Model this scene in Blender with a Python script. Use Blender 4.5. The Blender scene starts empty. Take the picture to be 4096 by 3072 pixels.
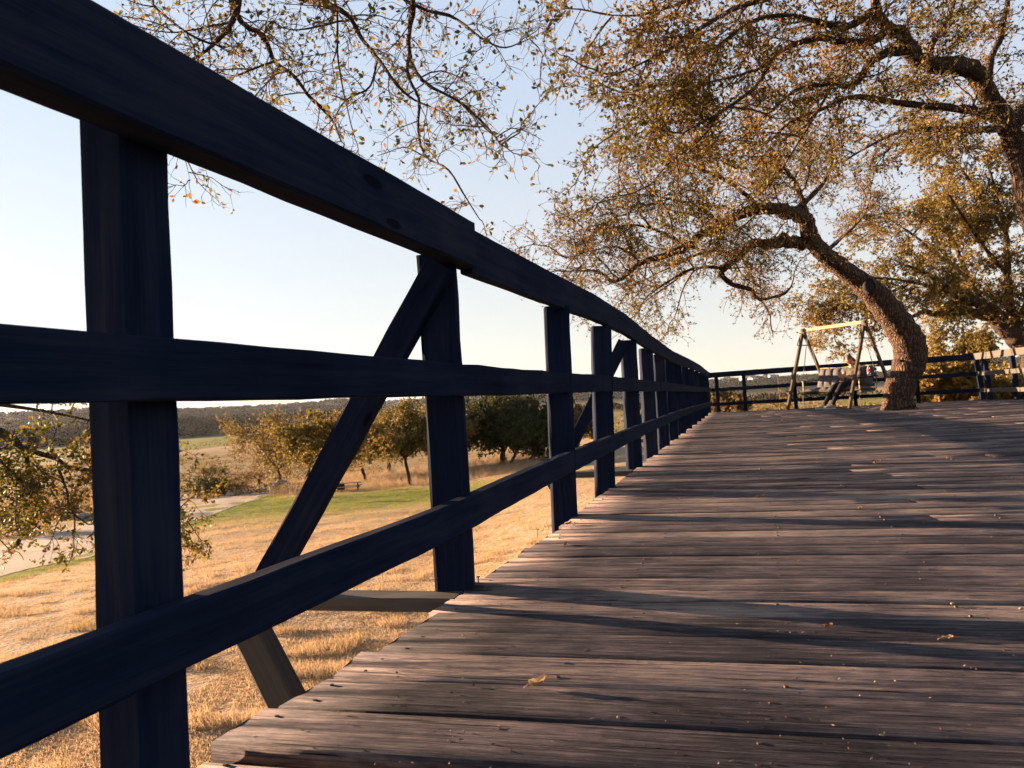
import bpy, bmesh, math, random
import numpy as np
from mathutils import Vector, Matrix

# ------------------------------------------------------------------ camera, sky, sun, exposure
F_PX, CXP, CYP = 2840.0, 2048.0, 1536.0
EYE = 0.53
PITCH, ROLL = math.radians(1.69), math.radians(3.43)
SUN_AZ, SUN_EL = -62.0, 5.6
EXPOSURE = 3.0
fw = np.array([0.0, math.cos(PITCH), math.sin(PITCH)])
_up = np.array([0.0, -math.sin(PITCH), math.cos(PITCH)])
_r0 = np.array([1.0, 0, 0])
cr = math.cos(ROLL) * _r0 - math.sin(ROLL) * _up
cu = math.sin(ROLL) * _r0 + math.cos(ROLL) * _up
scene = bpy.context.scene
COL = scene.collection
cam_d = bpy.data.cameras.new("camera")
cam = bpy.data.objects.new("camera", cam_d)
COL.objects.link(cam)
m = Matrix(((cr[0], cu[0], -fw[0], 0), (cr[1], cu[1], -fw[1], 0), (cr[2], cu[2], -fw[2], EYE), (0, 0, 0, 1)))
cam.matrix_world = m
cam_d.sensor_width = 36
cam_d.lens = 36 * F_PX / 4096
cam_d.clip_start = 0.05
cam_d.clip_end = 20000
cam_d.dof.use_dof = True
cam_d.dof.focus_distance = 2.4
cam_d.dof.aperture_fstop = 10.0
scene.camera = cam

world = bpy.data.worlds.new("World")
scene.world = world
world.use_nodes = True
wn = world.node_tree
wn.nodes.clear()
wo = wn.nodes.new("ShaderNodeOutputWorld")
bg = wn.nodes.new("ShaderNodeBackground")
sky = wn.nodes.new("ShaderNodeTexSky")
sky.sky_type = 'NISHITA'
sky.sun_disc = False
sky.sun_elevation = math.radians(SUN_EL)
sky.sun_rotation = math.radians(SUN_AZ)
sky.altitude = 300
sky.air_density = 1.0
sky.dust_density = 0.4
sky.ozone_density = 2.0
bg.inputs['Strength'].default_value = 0.05
hsv = wn.nodes.new("ShaderNodeHueSaturation")
hsv.inputs['Saturation'].default_value = 0.5
wn.links.new(sky.outputs[0], hsv.inputs['Color'])
pale = wn.nodes.new("ShaderNodeMix")          # constant pale glow added to the lower sky, faded overhead so shade stays deep
pale.data_type = 'RGBA'
wtc = wn.nodes.new("ShaderNodeTexCoord")
wsep = wn.nodes.new("ShaderNodeSeparateXYZ")
wn.links.new(wtc.outputs['Generated'], wsep.inputs[0])
wmr = wn.nodes.new("ShaderNodeMapRange")
wmr.inputs['From Min'].default_value = 0.50
wmr.inputs['From Max'].default_value = 0.80
wmr.inputs['To Min'].default_value = 0.70
wmr.inputs['To Max'].default_value = 0.12
wn.links.new(wsep.outputs[2], wmr.inputs['Value'])
wn.links.new(wmr.outputs[0], pale.inputs[0])
tint = wn.nodes.new("ShaderNodeMix"); tint.data_type = 'RGBA'
tmr = wn.nodes.new("ShaderNodeMapRange")
tmr.inputs['From Min'].default_value = 0.02; tmr.inputs['From Max'].default_value = 0.42
wn.links.new(wsep.outputs[2], tmr.inputs['Value']); wn.links.new(tmr.outputs[0], tint.inputs[0])
tint.inputs[6].default_value = (2.25, 2.08, 1.80, 1); tint.inputs[7].default_value = (1.62, 1.92, 2.42, 1)
wn.links.new(tint.outputs[2], pale.inputs[7])
wn.links.new(hsv.outputs[0], pale.inputs[6])
wn.links.new(pale.outputs[2], bg.inputs['Color'])
wn.links.new(bg.outputs[0], wo.inputs['Surface'])

sd = np.array([math.sin(math.radians(SUN_AZ)) * math.cos(math.radians(SUN_EL)),
               math.cos(math.radians(SUN_AZ)) * math.cos(math.radians(SUN_EL)), math.sin(math.radians(SUN_EL))])
sun_d = bpy.data.lights.new("sun", 'SUN')
sun_d.energy = 5.0
sun_d.angle = math.radians(0.5)
sun_d.color = (1.0, 0.66, 0.40)
sun = bpy.data.objects.new("sun", sun_d)
sun.rotation_euler = Vector(sd).to_track_quat('Z', 'Y').to_euler()
COL.objects.link(sun)
scene.view_settings.view_transform = 'Standard'
scene.view_settings.look = 'None'
scene.view_settings.gamma = 1
scene.view_settings.exposure = EXPOSURE
scene.render.film_transparent = False
scene.cycles.max_bounces = 6
scene.cycles.transparent_max_bounces = 6
scene.cycles.volume_bounces = 0

RNG = np.random.default_rng(7)
random.seed(7)


# ------------------------------------------------------------------ measuring helpers (photo pixel -> place)
def ray(px, py):
    return fw + (px - CXP) / F_PX * cr + (CYP - py) / F_PX * cu


def at(px, py, Y):
    """point at distance Y (metres along +Y) seen at that pixel"""
    r = ray(px, py)
    return np.array([0, 0, EYE]) + r * (Y / r[1])


# ------------------------------------------------------------------ object helpers
def tag(o, label=None, cat=None, group=None, kind=None):
    if label: o["label"] = label
    if cat: o["category"] = cat
    if group: o["group"] = group
    if kind: o["kind"] = kind
    return o


def thing(name, label, cat, loc=(0, 0, 0), rotz=0, group=None):
    o = bpy.data.objects.new(name, None)
    o.empty_display_size = 0.2
    COL.objects.link(o)
    o.location = loc
    o.rotation_euler = (0, 0, rotz)
    return tag(o, label, cat, group)


def link(name, me, mat, parent=None, world_coords=True):
    o = bpy.data.objects.new(name, me)
    COL.objects.link(o)
    if mat is not None:
        me.materials.append(mat)
    if parent is not None:
        o.parent = parent
        if world_coords:   # geometry given in world space: undo parent's placement
            pm = Matrix.LocRotScale(parent.location, parent.rotation_euler, None)
            if parent.parent is not None:
                pp = parent.parent
                pm = Matrix.LocRotScale(pp.location, pp.rotation_euler, None) @ parent.matrix_parent_inverse @ pm
            o.matrix_parent_inverse = pm.inverted()
    return o


def np_mesh(name, verts, faces, tone=None, smooth=False, col=None):
    """faces: list of (n,k) int arrays"""
    me = bpy.data.meshes.new(name)
    verts = np.asarray(verts, dtype=np.float32)
    me.vertices.add(len(verts))
    me.vertices.foreach_set("co", verts.ravel())
    if not isinstance(faces, list): faces = [faces]
    faces = [np.asarray(f, dtype=np.int32) for f in faces if len(f)]
    loops = np.concatenate([f.ravel() for f in faces])
    totals = np.concatenate([np.full(len(f), f.shape[1], dtype=np.int32) for f in faces])
    starts = np.concatenate([[0], np.cumsum(totals)[:-1]]).astype(np.int32)
    me.loops.add(len(loops))
    me.loops.foreach_set("vertex_index", loops)
    me.polygons.add(len(totals))
    me.polygons.foreach_set("loop_start", starts)
    me.polygons.foreach_set("loop_total", totals)
    if smooth:
        me.polygons.foreach_set("use_smooth", np.ones(len(totals), dtype=bool))
    if tone is not None:
        a = me.attributes.new("tone", 'FLOAT', 'POINT')
        a.data.foreach_set("value", np.asarray(tone, dtype=np.float32))
    if col is not None:
        a = me.attributes.new("cover", 'FLOAT_COLOR', 'POINT')
        a.data.foreach_set("color", np.asarray(col, dtype=np.float32).ravel())
    me.update(calc_edges=True)
    me.validate()
    return me


class MB:
    def __init__(self):
        self.v = []; self.f = []; self.t = []

    def add(self, verts, faces, tone=0.5):
        n = len(self.v)
        self.v += [tuple(p) for p in verts]
        self.t += [tone] * len(verts)
        self.f += [tuple(i + n for i in f) for f in faces]

    def box(self, c, ax, ay, az, tone=0.5):
        """c centre, ax ay az half-extent vectors"""
        c = np.asarray(c, float); ax = np.asarray(ax, float); ay = np.asarray(ay, float); az = np.asarray(az, float)
        vs = [c + sx * ax + sy * ay + sz * az for sz in (-1, 1) for sy in (-1, 1) for sx in (-1, 1)]
        self.add(vs, [(0, 2, 3, 1), (4, 5, 7, 6), (0, 1, 5, 4), (2, 6, 7, 3), (0, 4, 6, 2), (1, 3, 7, 5)], tone)

    def tube(self, pts, rads, k=8, tone=0.5, caps=True):
        pts = [np.asarray(p, float) for p in pts]
        if np.isscalar(rads): rads = [rads] * len(pts)
        rings = []
        ref = np.array([0.3, 0.5, 0.81])
        for i, p in enumerate(pts):
            a = pts[min(i + 1, len(pts) - 1)] - pts[max(i - 1, 0)]
            a = a / (np.linalg.norm(a) + 1e-9)
            if i == 0 and abs(a @ ref) > 0.9: ref = np.array([1.0, 0.1, 0])
            x = ref - a * (ref @ a); x /= np.linalg.norm(x); ref = x
            y = np.cross(a, x)
            rings.append([p + rads[i] * (math.cos(2 * math.pi * j / k) * x + math.sin(2 * math.pi * j / k) * y) for j in range(k)])
        fs = []
        for i in range(len(pts) - 1):
            for j in range(k):
                fs.append((i * k + j, i * k + (j + 1) % k, (i + 1) * k + (j + 1) % k, (i + 1) * k + j))
        if caps:
            fs.append(tuple(range(k - 1, -1, -1)))
            fs.append(tuple((len(pts) - 1) * k + j for j in range(k)))
        self.add([p for r in rings for p in r], fs, tone)

    def ball(self, c, r, k=12, n=8, tone=0.5, sc=(1, 1, 1), R=None):
        vs = []; fs = []
        R = np.eye(3) if R is None else np.asarray(R)
        for i in range(n + 1):
            th = math.pi * i / n
            for j in range(k):
                ph = 2 * math.pi * j / k
                p = np.array([math.sin(th) * math.cos(ph) * sc[0], math.sin(th) * math.sin(ph) * sc[1], math.cos(th) * sc[2]]) * r
                vs.append(np.asarray(c, float) + R @ p)
        for i in range(n):
            for j in range(k):
                fs.append((i * k + j, (i + 1) * k + j, (i + 1) * k + (j + 1) % k, i * k + (j + 1) % k))
        self.add(vs, fs, tone)

    def build(self, name, mat, parent=None, smooth=False, world_coords=True):
        me = bpy.data.meshes.new(name)
        me.from_pydata(self.v, [], self.f)
        a = me.attributes.new("tone", 'FLOAT', 'POINT')
        a.data.foreach_set("value", np.array(self.t, dtype=np.float32))
        if smooth:
            for p in me.polygons: p.use_smooth = True
        return link(name, me, mat, parent, world_coords)


# ------------------------------------------------------------------ materials
def new_mat(name):
    mt = bpy.data.materials.new(name)
    mt.use_nodes = True
    nt = mt.node_tree
    b = nt.nodes["Principled BSDF"]
    return mt, nt, b


def N(nt, t, **kw):
    n = nt.nodes.new(t)
    for k, v in kw.items():
        if hasattr(n, k): setattr(n, k, v)
        else: n.inputs[k].default_value = v
    return n


def ramp(nt, fac, stops):
    n = nt.nodes.new("ShaderNodeValToRGB")
    el = n.color_ramp.elements
    while len(el) > 1: el.remove(el[-1])
    el[0].position = stops[0][0]; el[0].color = (*stops[0][1], 1)
    for p, c in stops[1:]:
        e = el.new(p); e.color = (*c, 1)
    if fac is not None: nt.links.new(fac, n.inputs['Fac'])
    return n.outputs['Color']


def mix(nt, a, b, fac, mode='MIX'):
    n = nt.nodes.new("ShaderNodeMix")
    n.data_type = 'RGBA'; n.blend_type = mode
    for sock, v in ((n.inputs[0], fac), (n.inputs[6], a), (n.inputs[7], b)):
        if hasattr(v, 'links') or hasattr(v, 'is_linked'): nt.links.new(v, sock)
        elif isinstance(v, (int, float)): sock.default_value = v
        else: sock.default_value = (*v, 1)
    return n.outputs[2]


def mth(nt, op, a, b=None, clamp=False):
    n = nt.nodes.new("ShaderNodeMath"); n.operation = op; n.use_clamp = clamp
    for s, v in ((n.inputs[0], a), (n.inputs[1], b)):
        if v is None: continue
        if isinstance(v, (int, float)): s.default_value = v
        else: nt.links.new(v, s)
    return n.outputs[0]


def wood_mat(name, stops, scale=1.0, bump=0.6, knots=True, rough=0.8, spec=0.25, cross=26.0, deep=False):
    """stops: ramp dark..light ; grain runs along local X; attribute tone shifts each board"""
    mt, nt, b = new_mat(name)
    tc = N(nt, "ShaderNodeTexCoord")
    at_ = N(nt, "ShaderNodeAttribute", attribute_name="tone")
    off = N(nt, "ShaderNodeCombineXYZ")
    nt.links.new(mth(nt, 'MULTIPLY', at_.outputs['Fac'], 37.0), off.inputs[0])
    nt.links.new(mth(nt, 'MULTIPLY', at_.outputs['Fac'], 11.3), off.inputs[2])
    va = N(nt, "ShaderNodeVectorMath", operation='ADD')
    nt.links.new(tc.outputs['Object'], va.inputs[0]); nt.links.new(off.outputs[0], va.inputs[1])
    P = va.outputs[0]
    # knots bend the grain
    mk = N(nt, "ShaderNodeMapping"); mk.inputs['Scale'].default_value = (1.5, 6.3, 0.0) if deep else (1.7 * scale, 5.5 * scale, 5.5 * scale)
    nt.links.new(P, mk.inputs['Vector'])
    vo = N(nt, "ShaderNodeTexVoronoi"); vo.inputs['Scale'].default_value = 1.0
    nt.links.new(mk.outputs[0], vo.inputs['Vector'])
    kd = mth(nt, 'SUBTRACT', 1.0, mth(nt, 'MULTIPLY', vo.outputs['Distance'], 2.6), clamp=True)
    knot = mth(nt, 'GREATER_THAN', kd, 0.84 if deep else 0.80)
    wob = N(nt, "ShaderNodeTexNoise"); wob.inputs['Scale'].default_value = 1.6 * scale; wob.inputs['Detail'].default_value = 2
    nt.links.new(P, wob.inputs['Vector'])
    sep = N(nt, "ShaderNodeSeparateXYZ"); nt.links.new(P, sep.inputs[0])
    kk = mth(nt, 'MULTIPLY', mth(nt, 'POWER', kd, 2.0), 0.05)
    y2 = mth(nt, 'ADD', sep.outputs[1], mth(nt, 'ADD', kk, mth(nt, 'MULTIPLY', wob.outputs['Fac'], 0.06)))
    cb = N(nt, "ShaderNodeCombineXYZ")
    nt.links.new(mth(nt, 'MULTIPLY', sep.outputs[0], 3.2 if deep else 1.3 * scale), cb.inputs[0])
    nt.links.new(mth(nt, 'MULTIPLY', y2, cross * 2.2 * scale), cb.inputs[1])
    nt.links.new(mth(nt, 'MULTIPLY', mth(nt, 'ADD', sep.outputs[2], kk), cross * 2.2 * scale), cb.inputs[2])
    g1 = N(nt, "ShaderNodeTexNoise"); g1.inputs['Scale'].default_value = 1.0; g1.inputs['Detail'].default_value = 5; g1.inputs['Roughness'].default_value = 0.65
    nt.links.new(cb.outputs[0], g1.inputs['Vector'])
    # fine fibre
    mf = N(nt, "ShaderNodeMapping"); mf.inputs['Scale'].default_value = (6 * scale, 260 * scale, 260 * scale)
    nt.links.new(P, mf.inputs['Vector'])
    g2 = N(nt, "ShaderNodeTexNoise"); g2.inputs['Scale'].default_value = 1.0; g2.inputs['Detail'].default_value = 3
    nt.links.new(mf.outputs[0], g2.inputs['Vector'])
    # large weather blotches
    g3 = N(nt, "ShaderNodeTexNoise"); g3.inputs['Scale'].default_value = 2.2; g3.inputs['Detail'].default_value = 6; g3.inputs['Roughness'].default_value = 0.6
    nt.links.new(P, g3.inputs['Vector'])
    s = mth(nt, 'ADD', mth(nt, 'MULTIPLY', g1.outputs['Fac'], 0.62), mth(nt, 'MULTIPLY', g2.outputs['Fac'], 0.30 if deep else 0.2))
    if deep: s = mth(nt, 'SUBTRACT', s, .05)
    s = mth(nt, 'ADD', s, mth(nt, 'MULTIPLY', mth(nt, 'SUBTRACT', g3.outputs['Fac'], 0.5), 0.8 if deep else 0.55))
    tn = mth(nt, 'MULTIPLY', mth(nt, 'SUBTRACT', at_.outputs['Fac'], 0.5), 0.24 if deep else 0.16)
    s = mth(nt, 'ADD', mth(nt, 'ADD', s, tn), 0.08)
    if deep:   # open checks and splits along the grain, worn pores
        mc = N(nt, "ShaderNodeMapping"); mc.inputs['Scale'].default_value = (3.2, 120, 120)
        nt.links.new(P, mc.inputs['Vector'])
        g4 = N(nt, "ShaderNodeTexNoise"); g4.inputs['Scale'].default_value = 1.0; g4.inputs['Detail'].default_value = 2; g4.inputs['Distortion'].default_value = .4
        nt.links.new(mc.outputs[0], g4.inputs['Vector'])
        crack = mth(nt, 'MULTIPLY', mth(nt, 'SUBTRACT', .36, g4.outputs['Fac']), 14.0, clamp=True)
        g5 = N(nt, "ShaderNodeTexNoise"); g5.inputs['Scale'].default_value = 1.0; g5.inputs['Detail'].default_value = 6; g5.inputs['Roughness'].default_value = .7
        mg = N(nt, "ShaderNodeMapping"); mg.inputs['Scale'].default_value = (14, 70, 70)
        nt.links.new(P, mg.inputs['Vector']); nt.links.new(mg.outputs[0], g5.inputs['Vector'])
        s = mth(nt, 'ADD', s, mth(nt, 'MULTIPLY', mth(nt, 'SUBTRACT', g5.outputs['Fac'], .5), .5))
        s = mth(nt, 'SUBTRACT', s, mth(nt, 'MULTIPLY', crack, .35))
    c = ramp(nt, s, stops)
    if knots:
        dark = tuple(x * 0.35 for x in stops[0][1])
        c = mix(nt, c, dark, mth(nt, 'MULTIPLY', knot, 0.75))
    nt.links.new(c, b.inputs['Base Color'])
    b.inputs['Roughness'].default_value = rough
    b.inputs['Specular IOR Level'].default_value = spec
    h = mth(nt, 'ADD', mth(nt, 'MULTIPLY', g1.outputs['Fac'], 1.0), mth(nt, 'MULTIPLY', g2.outputs['Fac'], 0.9 if deep else 0.35))
    if knots: h = mth(nt, 'SUBTRACT', h, mth(nt, 'MULTIPLY', knot, 0.3))
    if deep: h = mth(nt, 'ADD', mth(nt, 'SUBTRACT', h, mth(nt, 'MULTIPLY', crack, 1.2)), mth(nt, 'MULTIPLY', g5.outputs['Fac'], 1.0))
    bp = N(nt, "ShaderNodeBump"); bp.inputs['Strength'].default_value = bump; bp.inputs['Distance'].default_value = 0.0045 if deep else 0.004
    nt.links.new(h, bp.inputs['Height']); nt.links.new(bp.outputs[0], b.inputs['Normal'])
    return mt


def simple_mat(name, col, rough=0.7, spec=0.3, metal=0.0, var=0.15, vs=20.0, bump=0.0, trans=0.0):
    mt, nt, b = new_mat(name)
    tc = N(nt, "ShaderNodeTexCoord")
    n1 = N(nt, "ShaderNodeTexNoise"); n1.inputs['Scale'].default_value = vs; n1.inputs['Detail'].default_value = 4
    nt.links.new(tc.outputs['Object'], n1.inputs['Vector'])
    lo = tuple(max(0, x * (1 - var * 2)) for x in col); hi = tuple(min(1, x * (1 + var * 2)) for x in col)
    nt.links.new(ramp(nt, n1.outputs['Fac'], [(0.25, lo), (0.75, hi)]), b.inputs['Base Color'])
    b.inputs['Roughness'].default_value = rough
    b.inputs['Specular IOR Level'].default_value = spec
    b.inputs['Metallic'].default_value = metal
    b.inputs['Transmission Weight'].default_value = trans
    if bump:
        bp = N(nt, "ShaderNodeBump"); bp.inputs['Strength'].default_value = bump; bp.inputs['Distance'].default_value = 0.01
        nt.links.new(n1.outputs['Fac'], bp.inputs['Height']); nt.links.new(bp.outputs[0], b.inputs['Normal'])
    return mt


def leaf_mat(name, stops, transl=0.35, rough=0.6, spec=0.14):
    mt, nt, b = new_mat(name)
    a = N(nt, "ShaderNodeAttribute", attribute_name="tone")
    c = ramp(nt, a.outputs['Fac'], stops)
    nt.links.new(c, b.inputs['Base Color'])
    b.inputs['Roughness'].default_value = rough
    b.inputs['Specular IOR Level'].default_value = spec
    tr = N(nt, "ShaderNodeBsdfTranslucent")
    nt.links.new(mix(nt, c, (1.0, 0.85, 0.45), 0.25, 'MULTIPLY'), tr.inputs['Color'])
    ms = N(nt, "ShaderNodeMixShader"); ms.inputs[0].default_value = transl
    out = nt.nodes["Material Output"]
    nt.links.new(b.outputs[0], ms.inputs[1]); nt.links.new(tr.outputs[0], ms.inputs[2])
    nt.links.new(ms.outputs[0], out.inputs['Surface'])
    return mt


def bark_mat(name, dark, light, sx=1.0, bump=1.0):
    mt, nt, b = new_mat(name)
    tc = N(nt, "ShaderNodeTexCoord")
    mp = N(nt, "ShaderNodeMapping"); mp.inputs['Scale'].default_value = (40 * sx, 40 * sx, 3.2 * sx)
    nt.links.new(tc.outputs['Object'], mp.inputs['Vector'])
    wb = N(nt, "ShaderNodeTexNoise"); wb.inputs['Scale'].default_value = 3.0
    nt.links.new(tc.outputs['Object'], wb.inputs['Vector'])
    vm = N(nt, "ShaderNodeVectorMath", operation='ADD')
    sc = N(nt, "ShaderNodeVectorMath", operation='SCALE'); sc.inputs['Scale'].default_value = 5.0
    nt.links.new(wb.outputs['Color'], sc.inputs[0])
    nt.links.new(mp.outputs[0], vm.inputs[0]); nt.links.new(sc.outputs[0], vm.inputs[1])
    vo = N(nt, "ShaderNodeTexVoronoi", feature='DISTANCE_TO_EDGE'); vo.inputs['Scale'].default_value = 1.0
    nt.links.new(vm.outputs[0], vo.inputs['Vector'])
    n2 = N(nt, "ShaderNodeTexNoise"); n2.inputs['Scale'].default_value = 60 * sx; n2.inputs['Detail'].default_value = 4
    nt.links.new(tc.outputs['Object'], n2.inputs['Vector'])
    h = mth(nt, 'ADD', mth(nt, 'MULTIPLY', mth(nt, 'MINIMUM', vo.outputs['Distance'], 0.35), 2.2), mth(nt, 'MULTIPLY', n2.outputs['Fac'], 0.4))
    nt.links.new(ramp(nt, h, [(0.1, dark), (0.85, light)]), b.inputs['Base Color'])
    b.inputs['Roughness'].default_value = 0.95
    b.inputs['Specular IOR Level'].default_value = 0.1
    bp = N(nt, "ShaderNodeBump"); bp.inputs['Strength'].default_value = bump; bp.inputs['Distance'].default_value = 0.03
    nt.links.new(h, bp.inputs['Height']); nt.links.new(bp.outputs[0], b.inputs['Normal'])
    return mt


M = {}
M['deck'] = wood_mat("weathered_deck_wood", [(0.20, (0.006, 0.006, 0.010)), (0.40, (0.036, 0.031, 0.038)), (0.53, (0.094, 0.074, 0.080)), (0.66, (0.185, 0.143, 0.125)), (0.82, (0.29, 0.225, 0.178))], bump=1.0, rough=0.85, spec=0.10, cross=52, deep=True)
M['rail'] = wood_mat("shade_dark_rail_wood", [(0.22, (0.002, 0.004, 0.012)), (0.45, (0.006, 0.0105, 0.026)), (0.62, (0.014, 0.018, 0.032)), (0.85, (0.024, 0.025, 0.032))], bump=0.35, rough=0.85, spec=0.03, cross=18)  # near-black navy: the railing's shade is put into its base colour
M['bark'] = bark_mat("oak_bark", (0.016, 0.012, 0.010), (0.10, 0.070, 0.052))
M['bark_deck'] = bark_mat("furrowed_oak_bark", (0.008, 0.006, 0.006), (0.125, 0.080, 0.055), sx=.55, bump=1.0)
M['twig'] = simple_mat("twig_bark", (0.085, 0.055, 0.036), rough=0.9, spec=0.1, var=0.25, vs=30)
OAK = [(0.0, (0.042, 0.048, 0.009)), (0.3, (0.088, 0.078, 0.013)), (0.55, (0.16, 0.110, 0.018)), (0.8, (0.22, 0.108, 0.020)), (1.0, (0.25, 0.075, 0.018))]
M['leaf'] = leaf_mat("oak_leaves", OAK)
M['leaf_near'] = leaf_mat("oak_leaves_close", [(0.0, (0.05, 0.065, 0.012)), (0.4, (0.09, 0.09, 0.018)), (0.7, (0.17, 0.115, 0.022)), (0.88, (0.25, 0.105, 0.03)), (1.0, (0.28, 0.07, 0.035))], transl=0.4)
M['leaf_dark'] = leaf_mat("dark_live_oak_leaves", [(0.0, (0.022, 0.032, 0.012)), (0.6, (0.045, 0.055, 0.015)), (1.0, (0.14, 0.09, 0.02))], transl=0.25)
M['leaf_gold'] = leaf_mat("golden_leaves", [(0.0, (0.085, 0.08, 0.02)), (0.5, (0.17, 0.13, 0.035)), (1.0, (0.25, 0.145, 0.05))], transl=0.35)
M['leaf_brown'] = leaf_mat("brown_leaves", [(0.0, (0.09, 0.075, 0.025)), (0.5, (0.15, 0.10, 0.04)), (1.0, (0.22, 0.13, 0.06))], transl=0.3)
M['grey_wood'] = wood_mat("weathered_grey_and_sunlit_rail", [(0.25, (0.035, 0.031, 0.027)), (0.5, (0.060, 0.053, 0.044)), (0.8, (0.09, 0.08, 0.066))], bump=0.4)  # on the right railing: paler copy of the rail wood, sunlight in its colour
M['brace_wood'] = wood_mat("grey_brace_wood", [(0.25, (0.022, 0.022, 0.020)), (0.5, (0.042, 0.040, 0.036)), (0.8, (0.07, 0.065, 0.055))], bump=0.4)
M['swing_wood'] = wood_mat("swing_frame_wood", [(0.25, (0.035, 0.024, 0.016)), (0.5, (0.07, 0.048, 0.029)), (0.8, (0.11, 0.078, 0.048))], bump=0.3, knots=False)
M['pale_wood'] = wood_mat("pale_new_pine", [(0.25, (0.22, 0.18, 0.10)), (0.5, (0.30, 0.25, 0.14)), (0.8, (0.36, 0.31, 0.19))], bump=0.3, knots=False)
M['metal'] = simple_mat("black_metal", (0.03, 0.03, 0.032), rough=0.45, metal=0.6, var=0.1)
M['rope'] = simple_mat("rope", (0.18, 0.14, 0.10), rough=0.9, var=0.2, vs=80)


# ------------------------------------------------------------------ terrain
AZN = np.radians([-180, -60, -30, -8, 10, 40, 90, 180])
RN = np.array([0, 6, 12, 20, 35, 55, 90, 150, 250, 450, 800, 1500, 6000.])
_L = [-2.3, -2.35, -2.65, -3.2, -4.3, -5.4, -7.3, -10, -12.2, -13.5, -14, -14, -14]
_Rr = [-1.3, -1.4, -1.7, -2.1, -2.8, -3.2, -3.7, -4.4, -5.4, -6.8, -8.5, -10, -12]
_B = [-1.3, -1.4, -1.5, -1.7, -2, -2.5, -3, -4, -5, -6, -8, -10, -12]
TAB = np.array([_B, _L, _L, _L, [a * .35 + b * .65 for a, b in zip(_L, _Rr)], _Rr, _B, _B])


def sstep(a, b, x):
    t = np.clip((x - a) / (b - a), 0, 1)
    return t * t * (3 - 2 * t)


def ground(x, y):
    x = np.asarray(x, float); y = np.asarray(y, float)
    r = np.hypot(x, y); az = np.arctan2(x, y)
    ia = np.clip(np.searchsorted(AZN, az) - 1, 0, len(AZN) - 2)
    ta = sstep(0, 1, (az - AZN[ia]) / (AZN[ia + 1] - AZN[ia]))
    lr = np.log(r + 4); LR = np.log(RN + 4)
    ir = np.clip(np.searchsorted(LR, lr) - 1, 0, len(RN) - 2)
    tr = np.clip((lr - LR[ir]) / (LR[ir + 1] - LR[ir]), 0, 1)
    z0 = TAB[ia, ir] * (1 - tr) + TAB[ia, ir + 1] * tr
    z1 = TAB[ia + 1, ir] * (1 - tr) + TAB[ia + 1, ir + 1] * tr
    z = z0 * (1 - ta) + z1 * ta
    # low bumps
    z = z + 0.05 * np.sin(x * 0.9 + 1.3 * np.sin(y * 0.31)) * np.sin(y * 0.7) * sstep(5, 14, r)
    z = z + 0.25 * np.sin(x * 0.11 + 2) * np.sin(y * 0.09) * sstep(30, 80, r)
    # wooded rise on the left beyond the valley
    azd = np.degrees(az)
    wl = (1 - sstep(-17, -9, azd)) * sstep(-75, -45, azd)
    z = z + wl * sstep(800, 1150, r) * (15 + 3 * np.sin(az * 23))
    # farther hills round the horizon
    prof = 44 + 9 * np.sin(az * 9 + 1.0) + 6 * np.sin(az * 21 + 0.5) + 3 * np.sin(az * 47)
    z = z + sstep(1500, 2900, r) * (1 - 0.5 * sstep(3300, 6000, r)) * (prof + 14)
    return z


def G(px, py, lo=3.0, hi=4500.0):
    """where the line of sight through that pixel meets the ground"""
    r = ray(px, py)
    ts = np.geomspace(lo, hi, 1500)
    P = np.array([0, 0, EYE]) + ts[:, None] * r
    d = P[:, 2] - ground(P[:, 0], P[:, 1])
    i = np.argmax(d < 0)
    if d[i] >= 0: return P[-1]
    t = ts[i - 1] + (ts[i] - ts[i - 1]) * d[i - 1] / (d[i - 1] - d[i] + 1e-9)
    p = np.array([0, 0, EYE]) + t * r
    p[2] = ground(p[0], p[1])
    return p


def gp(px, py):
    p = G(px, py); return (p[0], p[1], p[2])


naz, nr = 900, 300
azs = np.concatenate([np.radians(np.linspace(-180, -50, 150, endpoint=False)), np.radians(np.linspace(-50, 50, 600, endpoint=False)),
                      np.radians(np.linspace(50, 180, 150, endpoint=False))])
rs = np.concatenate([[0.3], np.geomspace(1.0, 6000, nr - 1)])
AZ, RR = np.meshgrid(azs, rs, indexing='ij')
X = RR * np.sin(AZ); Y = RR * np.cos(AZ)
Z = ground(X, Y)
gv = np.stack([X, Y, Z], -1).reshape(-1, 3)
ii, jj = np.meshgrid(np.arange(naz), np.arange(nr - 1), indexing='ij')
i2 = (ii + 1) % naz
gf = np.stack([ii * nr + jj, ii * nr + jj + 1, i2 * nr + jj + 1, i2 * nr + jj], -1).reshape(-1, 4)


def vnoise(x, y, s, seed=0):
    """smooth value noise"""
    x = x / s + seed * 17.3; y = y / s - seed * 9.1
    xi = np.floor(x); yi = np.floor(y); fx = x - xi; fy = y - yi
    fx = fx * fx * (3 - 2 * fx); fy = fy * fy * (3 - 2 * fy)
    def h(a, b):
        v = np.sin(a * 127.1 + b * 311.7 + seed * 7.7) * 43758.5453
        return v - np.floor(v)
    return (h(xi, yi) * (1 - fx) + h(xi + 1, yi) * fx) * (1 - fy) + (h(xi, yi + 1) * (1 - fx) + h(xi + 1, yi + 1) * fx) * fy


LOWPX = [(-420, 2420), (0, 2318), (180, 2272), (350, 2240), (540, 2170), (713, 2112), (900, 2050), (1060, 1992), (1150, 1965), (1300, 1975)]
_lp = np.array([G(*p)[:2] for p in LOWPX])
_t = np.linspace(0, len(_lp) - 1, 120)
LOWLINE = np.stack([np.interp(_t, np.arange(len(_lp)), _lp[:, 0]), np.interp(_t, np.arange(len(_lp)), _lp[:, 1])], -1)


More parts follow.
